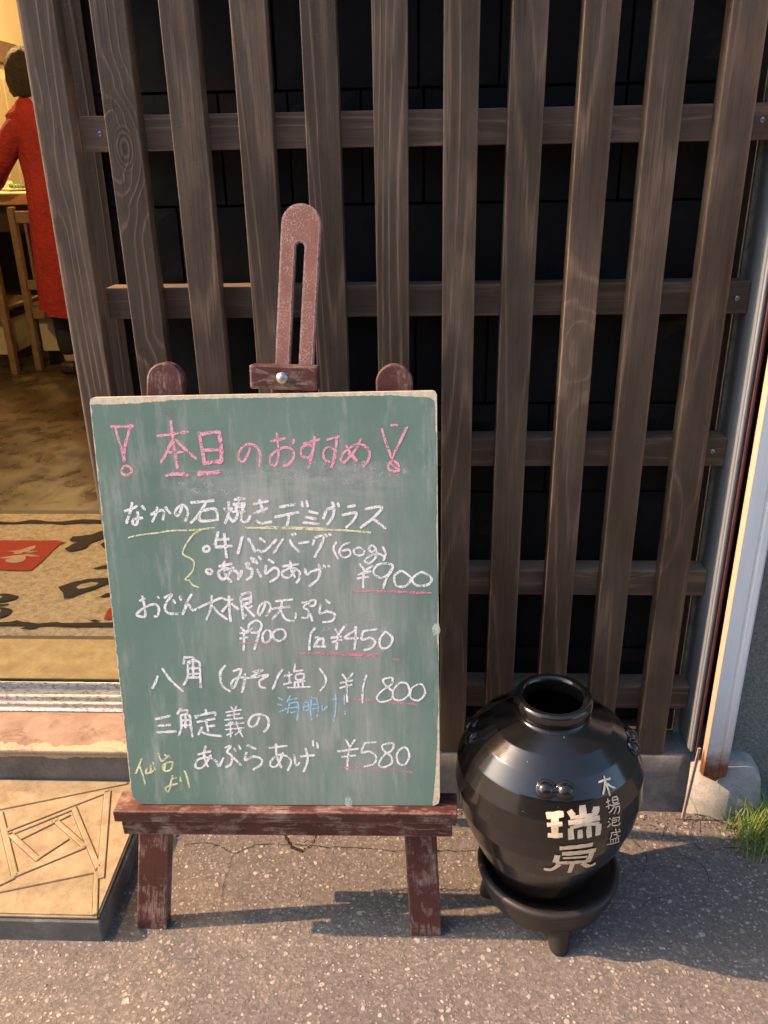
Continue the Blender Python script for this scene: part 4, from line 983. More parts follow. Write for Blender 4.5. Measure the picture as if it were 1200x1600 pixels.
# ================================================================== CHALKBOARD
DATA = json.loads(r'''{"S":{"title":[["p",28,[[262,6014],[346,6009],[468,6012],[599,6012]]],["p",28,[[329,6002],[359,5842],[401,5642],[419,5511]]],["p",28,[[563,6043],[513,5915],[450,5749],[411,5580],[403,5503]]],["p",28,[[405,5449],[356,5372],[370,5326],[454,5313],[506,5370],[473,5433],[405,5449]]],["p",28,[[914,5866],[1023,5876],[1146,5892],[1255,5910],[1377,5918]]],["p",28,[[1132,6086],[1137,5965],[1146,5798],[1152,5599],[1173,5391]]],["p",28,[[1146,5798],[1068,5692],[1013,5586],[934,5479]]],["p",28,[[1129,5783],[1054,5674],[958,5487]]],["p",28,[[1178,5820],[1255,5727],[1354,5626],[1461,5525]]],["p",28,[[1199,5789],[1382,5595],[1455,5540]]],["p",28,[[1047,5631],[1154,5626],[1278,5635]]],["p",28,[[1154,5706],[1164,5553],[1175,5414]]],["p",34,[[1522,5920],[1535,5791],[1553,5623],[1570,5438]]],["p",34,[[1497,5890],[1565,5885]]],["p",34,[[1557,5874],[1665,5902],[1818,5907]]],["p",34,[[1815,5915],[1823,5771],[1820,5618],[1801,5458]]],["p",34,[[1799,5862],[1829,5679],[1815,5481]]],["p",34,[[1570,5653],[1785,5657]]],["p",34,[[1571,5461],[1711,5482],[1802,5465]]],["p",34,[[1596,5484],[1796,5493]]],["p",34,[[988,5296],[1159,5313],[1320,5295]]],["p",34,[[1067,5315],[1283,5316]]],["p",34,[[1452,5304],[1607,5319],[1786,5345]]],["p",34,[[1462,5332],[1769,5324]]],["p",26,[[2240,5684],[2199,5582],[2124,5479],[2068,5503],[2067,5595],[2138,5697],[2243,5729],[2331,5682],[2376,5556],[2343,5384]]],["p",26,[[2529,5759],[2747,5805]]],["p",26,[[2626,5882],[2635,5711],[2631,5551],[2590,5426],[2522,5438],[2517,5542],[2613,5632],[2740,5675],[2840,5628],[2846,5525],[2761,5423],[2681,5413]]],["p",26,[[2871,5787],[2845,5719]]],["p",26,[[2992,5717],[3232,5780]]],["p",26,[[3155,5827],[3142,5680],[3096,5521],[3051,5372]]],["p",26,[[3124,5635],[3096,5521],[3064,5407]]],["p",26,[[3115,5692],[3013,5693],[2954,5626],[2972,5546],[3062,5521],[3111,5589]]],["p",26,[[3322,5768],[3516,5821]]],["p",26,[[3470,5810],[3453,5652],[3424,5493],[3370,5367]]],["p",26,[[3441,5629],[3400,5447]]],["p",26,[[3430,5630],[3340,5665],[3275,5609],[3288,5495],[3378,5459],[3425,5516]]],["p",26,[[3590,5695],[3643,5603],[3708,5511],[3740,5453]]],["p",26,[[3620,5581],[3752,5464]]],["p",26,[[3807,5782],[3746,5647],[3652,5535],[3559,5445],[3515,5491],[3563,5582],[3679,5671],[3793,5703],[3882,5656],[3925,5576],[3899,5462],[3828,5367]]],["p",26,[[4226,5959],[4337,5961]]],["p",26,[[4102,5923],[4133,5799],[4196,5617],[4249,5468]]],["p",26,[[4154,5753],[4227,5502]]],["p",26,[[4460,5939],[4367,5749],[4285,5592],[4234,5502]]],["p",26,[[4237,5457],[4180,5400],[4212,5320],[4336,5318],[4304,5433],[4237,5457]]],["p",26,[[4214,5423],[4314,5336]]]],"demiglace":[["w",30,[[335,4778],[469,4820],[542,4862]]],["w",30,[[469,4915],[431,4785],[352,4593]]],["w",30,[[602,4861],[652,4791]]],["w",30,[[534,4775],[533,4679],[497,4574],[447,4592],[461,4653],[532,4670],[607,4678]]],["w",30,[[718,4720],[826,4771],[914,4787],[917,4726],[892,4635]]],["w",30,[[832,4841],[797,4728],[734,4606]]],["w",30,[[944,4839],[1020,4725]]],["w",30,[[1193,4845],[1161,4758],[1113,4697],[1082,4741],[1123,4819],[1203,4862],[1259,4809],[1269,4722],[1218,4614]]],["w",30,[[1317,4895],[1489,4905],[1678,4924]]],["w",30,[[1557,4900],[1462,4771],[1367,4650],[1293,4590]]],["w",30,[[1453,4763],[1447,4623],[1718,4637]]],["w",30,[[1453,4763],[1669,4795],[1702,4655]]],["w",30,[[1807,4819],[1828,4749]]],["w",30,[[1873,4904],[1872,4766],[1839,4662],[1799,4575]]],["w",30,[[1927,4817],[1879,4748]]],["w",30,[[1851,4705],[1921,4599],[1966,4634]]],["w",30,[[1951,4929],[2122,4939]]],["w",30,[[2022,4971],[2015,4859]]],["w",30,[[1930,4860],[2126,4866]]],["w",30,[[1961,4817],[2115,4832]]],["w",30,[[1981,4860],[1973,4747]]],["w",30,[[2075,4867],[2068,4754]]],["w",30,[[1913,4748],[2111,4763]]],["w",30,[[1999,4747],[1976,4660],[1912,4605]]],["w",30,[[2058,4746],[2042,4624],[2091,4592],[2154,4631],[2174,4692]]],["w",30,[[2224,4860],[2457,4899]]],["w",30,[[2226,4718],[2440,4798]]],["w",30,[[2320,4930],[2349,4823],[2377,4716]]],["w",30,[[2256,4623],[2323,4574],[2487,4596]]],["w",30,[[2603,4808],[2847,4852]]],["w",30,[[2525,4662],[2888,4733]]],["w",30,[[2735,4688],[2719,4593],[2691,4510]]],["w",30,[[2930,4897],[2942,4803]]],["w",30,[[3000,4908],[3018,4802]]],["w",30,[[3015,4743],[3164,4706]]],["w",30,[[2965,4661],[3137,4623]]],["w",30,[[2927,4578],[3169,4552]]],["w",30,[[3281,4751],[3230,4622]]],["w",30,[[3281,4763],[3386,4785],[3369,4656],[3272,4527]]],["w",30,[[3367,4880],[3398,4797]]],["w",30,[[3446,4867],[3467,4796]]],["w",30,[[3582,4799],[3709,4821]]],["w",30,[[3497,4678],[3705,4710],[3667,4605],[3548,4487]]],["w",30,[[3833,4763],[4074,4792],[3967,4648],[3756,4485]]],["w",30,[[3944,4625],[4135,4468]]]],"items":[["w",32,[[1697,4462],[1630,4250]]],["w",32,[[1670,4339],[1852,4345]]],["w",32,[[1628,4224],[1888,4239]]],["w",32,[[1781,4434],[1784,4240],[1789,4053]]],["w",32,[[2044,4387],[2001,4255],[1957,4113]]],["w",32,[[2119,4360],[2173,4253],[2218,4137]]],["w",32,[[1499,4243],[1453,4208],[1476,4158],[1537,4171],[1541,4225],[1499,4243]]],["w",32,[[1517,3894],[1471,3867],[1486,3828],[1537,3816],[1563,3857],[1517,3894]]],["w",32,[[1659,3928],[1870,3971]]],["w",32,[[1752,4017],[1734,3883],[1770,3774],[1842,3683]]],["w",32,[[1884,3926],[1788,3792],[1714,3729],[1657,3784],[1671,3865],[1778,3891],[1897,3863],[1953,3790],[1931,3718]]],["w",32,[[2051,3951],[2121,3977],[2074,3915],[2150,3878],[2135,3771],[2053,3717]]],["w",32,[[2002,3871],[1968,3754]]],["w",32,[[2144,4067],[2191,3977]]],["w",28,[[2286,4359],[2376,4286]]],["w",28,[[2240,4179],[2345,4153],[2542,4332]]],["w",28,[[2636,4343],[2483,4116]]],["w",28,[[2729,4330],[2770,4233],[2871,4135]]],["w",28,[[2756,4414],[2789,4377]]],["w",28,[[2803,4425],[2829,4389]]],["w",28,[[2854,4268],[3018,4290]]],["w",28,[[3089,4326],[3062,4230]]],["w",28,[[3091,4350],[3219,4372],[3191,4252],[3077,4048]]],["w",28,[[3244,4408],[3277,4359]]],["w",28,[[3302,4419],[3335,4371]]],["w",28,[[2396,4031],[2487,3970]]],["w",28,[[2368,3946],[2348,3812],[2471,3896],[2540,3871],[2523,3761],[2400,3681]]],["w",28,[[2590,3920],[2850,3954]]],["w",28,[[2724,4004],[2729,3869],[2782,3746]]],["w",28,[[2801,3893],[2700,3759],[2605,3760],[2597,3834],[2730,3894],[2845,3844],[2840,3733],[2789,3660]]],["w",28,[[2930,3892],[2949,3794],[2997,3818]]],["w",28,[[2997,3830],[3188,3889]]],["w",28,[[3132,3951],[3150,3841],[3110,3718],[2976,3609]]],["w",28,[[3201,3938],[3234,3889]]],["w",28,[[3272,3937],[3294,3900]]],["w",28,[[2186,4058],[2239,3960]]],["w",28,[[2258,4082],[2302,4020]]],["w",28,[[2223,3887],[2286,3751]]],["w",24,[[3413,4286],[3363,4178],[3427,4020]]],["w",24,[[3610,4272],[3492,4225],[3442,4117],[3509,4044],[3604,4091],[3583,4164],[3478,4141]]],["w",24,[[3724,4198],[3652,4151],[3697,4078],[3790,4089],[3804,4161],[3724,4198]]],["w",24,[[3922,4232],[3874,4172],[3919,4124],[3978,4171],[3922,4232]]],["w",24,[[3977,4159],[3975,4051],[3879,3955],[3810,3992],[3882,4064],[3999,4099],[4091,4061]]],["w",24,[[4071,4206],[4115,4097],[4078,3989]]]],"marks":[["y",18,[[348,4377],[517,4418],[780,4447],[1008,4479],[1285,4485],[1649,4515]]],["y",18,[[1457,4482],[1350,4440],[1237,4317],[1146,4158],[1168,4104],[1268,4049],[1305,3977],[1261,3851],[1146,3735],[1207,3725],[1262,3643],[1347,3611]]],["y",22,[[2085,4510],[2388,4502],[2853,4484],[3200,4468],[3547,4452],[3915,4416]]],["y",22,[[2389,4521],[2854,4501],[3270,4484]]],["r",20,[[3608,3517],[3938,3534],[4335,3515],[4779,3494]]],["r",20,[[3937,3524],[4639,3488]]],["r",20,[[1889,2719],[2205,2724],[2541,2698]]],["r",20,[[2781,2553],[3096,2559],[3544,2549],[4013,2523]]],["r",20,[[3096,2544],[3945,2511]]],["r",20,[[4179,2462],[4278,2442]]],["r",18,[[3338,1801],[3513,1808],[3819,1793],[4167,1752],[4558,1727]]],["r",18,[[3469,1808],[3688,1803]]],["r",18,[[4123,1752],[4319,1735]]],["r",18,[[3340,661],[3787,655],[4120,621],[4453,577]]],["r",18,[[3429,654],[3653,657]]]],"price":[["w",26,[[3728,3956],[3795,3858]]],["w",26,[[3925,3918],[3794,3834]]],["w",26,[[3699,3786],[3899,3833]]],["w",26,[[3685,3725],[3862,3748]]],["w",26,[[3795,3858],[3779,3712],[3775,3577]]],["w",26,[[4135,3952],[3995,3929],[3933,3808],[4036,3734],[4178,3806],[4215,3915],[4135,3952]]],["w",26,[[4203,3879],[4105,3684],[4067,3562]]],["w",26,[[4342,3841],[4235,3757],[4267,3609],[4407,3608],[4468,3730],[4342,3841]]],["w",26,[[4597,3802],[4490,3705],[4571,3606],[4734,3629],[4770,3727],[4643,3813],[4597,3802]]],["w",26,[[1929,2987],[1980,2904],[2107,2963]]],["w",26,[[1899,2881],[2058,2904]]],["w",26,[[1894,2798],[2031,2820]]],["w",26,[[1972,2952],[1965,2785],[1945,2606]]],["w",26,[[2137,3081],[2054,3010],[2058,2904],[2193,2903],[2244,3009],[2193,3080],[2137,3081]]],["w",26,[[2231,2974],[2164,2784],[2108,2617]]],["w",26,[[2308,2938],[2247,2855],[2262,2736],[2354,2771],[2373,2902],[2308,2938]]],["w",26,[[2510,2948],[2418,2901],[2412,2806],[2500,2758],[2593,2829],[2576,2924],[2510,2948]]],["w",26,[[3047,2968],[2976,2874],[2947,2732],[2941,2600]]],["w",26,[[3028,2802],[3096,2807],[3023,2683]]],["w",26,[[3083,2774],[3155,2790],[3146,2683]]],["w",26,[[3000,2664],[3190,2663]]],["w",26,[[3336,2954],[3377,2871]]],["w",26,[[3481,2989],[3364,2824]]],["w",26,[[3283,2734],[3440,2771]]],["w",26,[[3263,2801],[3431,2824]]],["w",26,[[3376,2848],[3361,2729],[3345,2610]]],["w",26,[[3634,2917],[3475,2800],[3686,2794]]],["w",26,[[3648,2987],[3637,2799],[3613,2609]]],["w",26,[[3745,2904],[3968,2938]]],["w",26,[[3756,2904],[3730,2774],[3864,2797],[3929,2726],[3859,2631],[3747,2603]]],["w",26,[[4088,2902],[3997,2773],[4016,2642],[4127,2653],[4186,2795],[4088,2902]]],["w",22,[[3418,2225],[3480,2119]]],["w",22,[[3582,2236],[3480,2108]]],["w",22,[[3380,2073],[3578,2119]]],["w",22,[[3366,1990],[3565,2049]]],["w",22,[[3480,2119],[3479,1955],[3478,1753]]],["w",22,[[3787,2212],[3726,2001],[3708,1741]]],["w",22,[[4154,2164],[4034,2129],[4064,2035],[4170,1929],[4146,1811],[3992,1764],[3929,1835],[4019,1953],[4151,2047],[4175,2140],[4154,2164]]],["w",22,[[4282,2081],[4182,1953],[4190,1811],[4320,1799],[4420,1905],[4390,2058],[4282,2081]]],["w",22,[[4563,2057],[4453,1975],[4440,1834],[4559,1786],[4658,1904],[4627,2033],[4563,2057]]],["w",24,[[3435,1140],[3486,1018]]],["w",24,[[3579,1140],[3485,994]]],["w",24,[[3294,932],[3629,982]]],["w",24,[[3358,842],[3581,866]]],["w",24,[[3486,1006],[3457,822],[3439,624]]],["w",24,[[3710,1079],[3909,1091]]],["w",24,[[3721,1067],[3672,920],[3794,933],[3892,847],[3855,724],[3698,674]]],["w",24,[[4152,1079],[3997,1043],[4016,945],[4125,847],[4122,724],[3987,663],[3933,724],[4015,872],[4127,945],[4173,1043],[4152,1079]]],["w",24,[[4305,1006],[4215,896],[4234,737],[4333,712],[4402,848],[4371,982],[4305,1006]]]],"oden":[["w",28,[[429,3406],[530,3442]]],["w",28,[[481,3489],[502,3332],[495,3165],[406,3166],[373,3194],[461,3277],[591,3340],[680,3349],[718,3275],[683,3173],[628,3160]]],["w",28,[[710,3478],[742,3441]]],["w",28,[[804,3449],[932,3503],[843,3384],[808,3293],[854,3209],[1004,3198]]],["w",28,[[944,3430],[973,3356]]],["w",28,[[1045,3484],[1065,3401]]],["w",28,[[1232,3510],[1141,3364],[1064,3179]]],["w",28,[[1075,3198],[1157,3345],[1204,3271],[1238,3243]]],["w",28,[[1247,3252],[1348,3307],[1531,3388],[1675,3442],[1742,3405]]],["w",28,[[1529,3489],[1508,3324],[1463,3195],[1412,3093]]],["w",28,[[1518,3333],[1606,3212],[1739,3100]]],["w",28,[[1708,3414],[1848,3413]]],["w",28,[[1782,3477],[1777,3266],[1781,3063]]],["w",28,[[1774,3358],[1659,3221]]],["w",28,[[1809,3358],[1917,3256]]],["w",28,[[1957,3476],[1964,3302],[1978,3108]]],["w",28,[[1958,3485],[2100,3520],[2099,3356]]],["w",28,[[1980,3412],[2086,3438]]],["w",28,[[1984,3347],[2090,3356]]],["w",28,[[1992,3329],[2147,3144]]],["w",28,[[2123,3319],[2049,3264]]],["w",28,[[1960,3108],[2026,3181]]],["w",26,[[2320,3349],[2269,3232],[2220,3162],[2202,3233],[2253,3338],[2344,3372],[2395,3302],[2356,3197],[2309,3150]]],["w",26,[[2466,3383],[2734,3411]]],["w",26,[[2404,3266],[2684,3299]]],["w",26,[[2567,3393],[2537,3254],[2406,3102]]],["w",26,[[2537,3254],[2607,3101],[2739,3069]]],["w",26,[[2853,3356],[2942,3367],[2883,3286],[2948,3239],[2943,3133],[2842,3122]]],["w",26,[[2768,3205],[2752,3100]]],["w",26,[[2979,3192],[3006,3063]]],["w",26,[[3021,3401],[2965,3367],[2984,3308],[3051,3320],[3065,3389],[3021,3401]]],["w",26,[[3209,3400],[3284,3341]]],["w",26,[[3140,3331],[3123,3191],[3236,3237]]],["w",26,[[3123,3191],[3257,3213],[3344,3166],[3296,3072],[3150,3050]]]],"hakkaku":[["w",28,[[604,2206],[563,2104],[499,1989]]],["w",28,[[679,2331],[800,2126],[977,1942]]],["w",28,[[1046,2521],[1014,2386]]],["w",28,[[1033,2498],[1182,2498],[1077,2386]]],["w",28,[[1070,2431],[1251,2430],[1256,2226],[1249,1998]]],["w",28,[[1079,2408],[1061,2182],[986,2045]]],["w",28,[[1072,2318],[1243,2328]]],["w",28,[[1065,2227],[1236,2238]]],["w",28,[[1165,2419],[1146,2181]]],["w",28,[[1071,2170],[1242,2176]]],["w",28,[[1659,2372],[1566,2248],[1583,2043],[1704,1940]]],["w",28,[[1758,2270],[1887,2303],[1823,2133],[1750,1997],[1724,2077],[1825,2167],[2016,2160]]],["w",28,[[1946,2235],[1926,2087],[1873,1916]]],["w",28,[[2064,2257],[2214,2290],[2037,2167],[2293,2211],[2161,2109],[2166,2018],[2249,1995]]],["w",28,[[2520,2300],[2439,2176],[2354,1972]]],["w",22,[[2534,2193],[2666,2216]]],["w",22,[[2614,2263],[2615,2064]]],["w",22,[[2515,2052],[2649,2087]]],["w",22,[[2718,2391],[2690,2263]]],["w",22,[[2679,2263],[2833,2286]]],["w",22,[[2721,2216],[2831,2227],[2827,2145],[2717,2134],[2721,2216]]],["w",22,[[2682,2087],[2858,2110]]],["w",22,[[2693,2087],[2689,2016]]],["w",22,[[2748,2099],[2744,2016]]],["w",22,[[2814,2098],[2816,2016]]],["w",22,[[2568,2000],[2930,2015]]],["w",22,[[2517,2299],[2434,2170],[2346,1970]]],["w",22,[[3074,2320],[3166,2168],[3150,2050],[3069,1944]]]],"note":[["b",16,[[2427,1839],[2502,1791]]],["b",16,[[2410,1732],[2486,1708]]],["b",16,[[2425,1600],[2561,1660]]],["b",16,[[2616,1874],[2555,1755]]],["b",16,[[2568,1791],[2724,1827]]],["b",16,[[2599,1755],[2557,1576]]],["b",16,[[2609,1743],[2720,1755],[2725,1624],[2695,1455]]],["b",16,[[2561,1660],[2750,1683]]],["b",16,[[2602,1588],[2691,1600]]],["b",16,[[2819,1743],[2802,1623]]],["b",16,[[2819,1755],[2885,1755],[2879,1623]]],["b",16,[[2816,1683],[2883,1695]]],["b",16,[[2813,1623],[2880,1628]]],["b",16,[[2945,1862],[2913,1623],[2927,1455]]],["b",16,[[2943,1814],[3009,1826],[3036,1671],[3007,1515]]],["b",16,[[2939,1719],[3027,1731]]],["b",16,[[2936,1647],[3029,1659]]],["b",16,[[3093,1718],[3100,1623],[3180,1706]]],["b",16,[[3228,1801],[3334,1818]]],["b",16,[[3308,1896],[3300,1670],[3258,1431]]],["b",16,[[3439,1884],[3433,1718]]],["b",16,[[3441,1622],[3438,1551]]],["y",22,[[227,815],[168,678],[98,540]]],["y",22,[[185,678],[212,527],[241,351]]],["y",22,[[297,653],[271,548],[414,616]]],["y",22,[[354,703],[352,553]]],["y",22,[[397,753],[425,603]]],["y",22,[[497,907],[535,766],[664,865]]],["y",22,[[586,878],[683,823]]],["y",22,[[584,728],[567,603]]],["y",22,[[536,698],[700,754],[674,629],[572,591],[536,698]]],["y",22,[[692,516],[646,377],[598,225],[559,301],[678,352],[760,378]]],["y",22,[[652,448],[757,478]]],["y",22,[[805,504],[808,403]]],["y",22,[[882,604],[917,479],[937,302]]]],"sankaku":[["w",28,[[496,1480],[750,1538]]],["w",28,[[530,1369],[737,1386]]],["w",28,[[487,1256],[815,1275]]],["w",28,[[912,1665],[849,1561]]],["w",28,[[897,1619],[1017,1630],[979,1561]]],["w",28,[[891,1537],[1032,1549],[1048,1350],[1056,1174]]],["w",28,[[900,1526],[897,1350],[841,1197]]],["w",28,[[905,1456],[1036,1467]]],["w",28,[[899,1374],[1040,1385]]],["w",28,[[977,1537],[960,1327]]],["w",28,[[1298,1653],[1297,1583]]],["w",28,[[1129,1549],[1146,1490]]],["w",28,[[1160,1537],[1444,1595],[1429,1537]]],["w",28,[[1141,1432],[1437,1490]]],["w",28,[[1293,1444],[1312,1256]]],["w",28,[[1320,1362],[1428,1373]]],["w",28,[[1221,1350],[1146,1209]]],["w",28,[[1184,1280],[1309,1221],[1523,1190]]],["w",28,[[2126,1524],[2053,1373],[1966,1361],[1949,1431],[2020,1536],[2149,1559],[2252,1489],[2244,1349],[2164,1256]]],["w",20,[[1688,1698],[1716,1641]]],["w",20,[[1785,1710],[1748,1640]]],["w",20,[[1595,1594],[1855,1640]]],["w",20,[[1612,1536],[1829,1571]]],["w",20,[[1575,1467],[1867,1501]]],["w",20,[[1737,1640],[1726,1478]]],["w",20,[[1579,1373],[1884,1420]]],["w",20,[[1574,1303],[1878,1338]]],["w",20,[[1670,1443],[1652,1174]]],["w",20,[[1756,1443],[1790,1303],[1846,1174]]],["w",20,[[1833,1303],[1719,1209]]],["w",20,[[1589,1209],[1701,1261]]],["w",20,[[1624,1396],[1712,1431]]]],"aburaage":[["w",28,[[1109,877],[1332,937]]],["w",28,[[1252,1032],[1215,829],[1268,662]]],["w",28,[[1327,877],[1180,662],[1071,661],[1102,781],[1258,829],[1386,782],[1421,662]]],["w",28,[[1542,996],[1642,1020],[1581,925],[1652,854],[1621,710],[1530,662]]],["w",28,[[1443,674],[1520,830]]],["w",28,[[1672,830],[1793,687]]],["w",28,[[1694,996],[1722,925]]],["w",28,[[1762,1044],[1800,961]]],["w",28,[[1892,1044],[2039,973]]],["w",28,[[1885,925],[1854,782],[1977,842],[2105,807],[2099,711],[1963,615]]],["w",26,[[2236,993],[2529,1030]]],["w",26,[[2352,1067],[2351,845],[2419,647]]],["w",26,[[2456,919],[2354,697],[2262,672],[2244,746],[2363,870],[2519,846],[2570,747],[2506,598]]],["w",26,[[2622,883],[2646,697],[2705,747]]],["w",26,[[2710,846],[2946,871]]],["w",26,[[2806,993],[2831,797],[2753,573]]],["w",26,[[2924,1128],[2930,1018]]],["w",26,[[2989,1091],[3000,981]]]]},"J":[[46,0,[[-1.7414,0.3235],[-1.6659,0.3261],[-1.5689,0.3279]]],[48,0,[[-1.6551,0.3241],[-1.653,0.3111],[-1.6452,0.2939]]],[34,0,[[-1.7284,0.3112],[-1.6517,0.313],[-1.5801,0.3144]]],[42,0,[[-1.713,0.2935],[-1.6452,0.2939],[-1.5698,0.2955]]],[44,0,[[-1.5118,0.3326],[-1.4907,0.3282],[-1.47,0.3245]]],[50,0,[[-1.3697,0.3383],[-1.3695,0.3318],[-1.3687,0.3246]]],[50,0,[[-1.2156,0.333],[-1.2255,0.3275],[-1.2517,0.324]]],[26,0,[[-1.5012,0.3232],[-1.3691,0.3232],[-1.2402,0.3229]]],[34,0,[[-1.5219,0.3159],[-1.3865,0.3169],[-1.1914,0.3168]]],[30,0,[[-1.5015,0.3081],[-1.3667,0.3118],[-1.1987,0.3082]]],[42,0,[[-1.4962,0.3073],[-1.4937,0.3002],[-1.4822,0.2872]]],[36,0,[[-1.4024,0.3035],[-1.3994,0.2969],[-1.3933,0.2878]]],[36,0,[[-1.3104,0.3076],[-1.309,0.2984],[-1.298,0.287]]],[42,0,[[-1.207,0.3073],[-1.2053,0.2978],[-1.2075,0.2871]]],[38,0,[[-1.5901,0.2713],[-1.4348,0.2731],[-1.2533,0.273]]],[42,0,[[-1.5587,0.2591],[-1.4052,0.2596],[-1.201,0.2584]]],[44,0,[[-1.6022,0.2557],[-1.6057,0.2486],[-1.6138,0.2388]]],[44,0,[[-1.2437,0.2584],[-1.2491,0.2473],[-1.2673,0.2381]]],[20,0,[[-1.5434,0.2495],[-1.4197,0.2495],[-1.2883,0.2476]]],[38,0,[[-1.6083,0.2382],[-1.4323,0.2384],[-1.2256,0.2351]]],[36,0,[[-1.5691,0.2343],[-1.6419,0.2186],[-1.7235,0.218]]],[36,0,[[-1.4312,0.2361],[-1.434,0.2243],[-1.435,0.2092]]],[38,0,[[-1.3247,0.2327],[-1.2244,0.2188],[-1.1391,0.2207]]],[13,1,[[-1.1294,0.3591],[-1.0374,0.3591],[-0.9471,0.3575]]],[13,1,[[-1.0257,0.3636],[-1.0319,0.3544],[-1.0324,0.3408]]],[13,1,[[-1.0408,0.3571],[-1.0769,0.3505],[-1.117,0.3448]]],[13,1,[[-1.0186,0.3542],[-0.9797,0.349],[-0.934,0.3458]]],[9,1,[[-1.0984,0.3344],[-1.0431,0.3345]]],[9,1,[[-1.0704,0.3384],[-1.0773,0.324]]],[9,1,[[-1.1078,0.3283],[-1.0405,0.3289]]],[9,1,[[-1.0098,0.3368],[-0.9448,0.3348],[-0.9455,0.3276],[-1.0102,0.3296],[-1.0098,0.3368]]],[9,1,[[-1.0115,0.3333],[-0.9433,0.3312]]],[9,1,[[-1.043,0.3271],[-0.9302,0.3244]]],[9,1,[[-1.0081,0.3247],[-1.0428,0.3208],[-1.0829,0.3191]]],[9,1,[[-1.0023,0.3225],[-0.9401,0.3209],[-0.9566,0.3144],[-0.9767,0.3136]]],[9,1,[[-0.9803,0.3213],[-1.0263,0.3148]]],[9,1,[[-1.0886,0.3126],[-1.0665,0.3093]]],[9,1,[[-1.1036,0.3075],[-1.08,0.3046]]],[9,1,[[-1.1036,0.2971],[-1.063,0.3013]]],[9,1,[[-1.0283,0.3112],[-1.056,0.3063]]],[9,1,[[-1.0386,0.309],[-0.9516,0.3052],[-0.9641,0.2976]]],[9,1,[[-1.0374,0.3053],[-0.9905,0.3037],[-0.9947,0.3],[-1.0398,0.3017]]],[9,1,[[-1.0402,0.3055],[-1.0442,0.2971],[-0.9409,0.2911],[-0.9514,0.2954]]],[8,1,[[-1.0555,0.2843],[-0.9207,0.2769]]],[8,1,[[-1.0482,0.2837],[-1.0477,0.2773],[-1.0657,0.2735]]],[8,1,[[-1.0181,0.2778],[-0.9697,0.2752],[-0.9667,0.2681]]],[8,1,[[-0.9998,0.2878],[-0.9722,0.2767],[-0.9274,0.2673],[-0.9099,0.269]]],[8,1,[[-0.953,0.2841],[-0.9294,0.2795]]],[8,1,[[-1.0478,0.2718],[-1.0351,0.2632]]],[8,1,[[-1.0466,0.2711],[-0.935,0.2654],[-0.9123,0.2549]]],[8,1,[[-1.0112,0.2695],[-0.9963,0.2606]]],[8,1,[[-0.9745,0.2677],[-0.9577,0.2582]]],[8,1,[[-1.0795,0.2631],[-0.8906,0.2529]]]]}''')
bo = Vector((-.4565, 1.0140, .2629)); ex = Vector((.99988996,.00244844,.0146313)); ez = Vector((-.01483475,.16502944,.98617707)); ey = ez.cross(ex)
if ey.y < 0: ey = -ey
BM = Matrix((ex, ey, ez)).transposed().to_4x4(); BM.translation = bo
board = empty('chalkboard'); board.matrix_world = BM
tag(board, 'green menu blackboard with Japanese chalk writing resting on the easel', 'blackboard')
def panel():
    r = .012; poly = []
    def cor(cx, cz, a0, rr): return [(cx+rr*math.cos(a0+PI/2*i/4), cz+rr*math.sin(a0+PI/2*i/4)) for i in range(5)]
    poly += cor(.014, .010, PI, .012)[:]; 
    poly = [(.000,.030),(.003,.012),(.012,.002),(.022,.0005)] + [(BW-.010,.0),(BW-.003,.004),(BW-.001,.014)] + [(BW,BH-.006),(BW-.002,BH-.0015),(BW-.006,BH)] + [(.006,BH),(.0015,BH-.002),(0,BH-.007)]
    o = prism('panel', poly, .009, M_board, board, 0); return o
panel()
def ribbon(verts, faces, pts, w, y, seed, j=.00025):
    P = catmull(pts, .0022) if len(pts) > 1 else pts
    n = len(P)
    if n < 2: return
    k0 = len(verts)
    for i, (x, z) in enumerate(P):
        a = P[min(i+1, n-1)]; b = P[max(i-1, 0)]; t = Vector((a[0]-b[0], a[1]-b[1]))
        t = t.normalized() if t.length > 0 else Vector((1,0))
        e = min(1, (i+.8)/1.6, (n-i-.2)/1.6)
        ww = w*.5*(.86+.28*noise.noise(Vector((x*150, z*150, seed))))*(.55+.45*e)
        ja = j*noise.noise(Vector((x*900, z*900, seed+3))); jb = j*noise.noise(Vector((x*900, z*900, seed+8)))
        verts += [(x-t.y*(ww+ja), y, z+t.x*(ww+ja)), (x+t.y*(ww+jb), y, z-t.x*(ww+jb))]
        if i: k = k0+2*i; faces.append((k-2, k-1, k+1, k))
LAB = {'title': 'pink chalk heading', 'demiglace': 'first dish in white chalk', 'items': 'two indented dishes in white chalk', 'marks': 'coloured underlines and yellow brace',
       'price': 'white chalk prices', 'oden': 'oden radish tempura line', 'hakkaku': 'line with brackets and a slash', 'sankaku': 'line of kanji below the blue note', 'aburaage': 'fried tofu line at the bottom', 'note': 'small blue and yellow notes'}
depth = 0
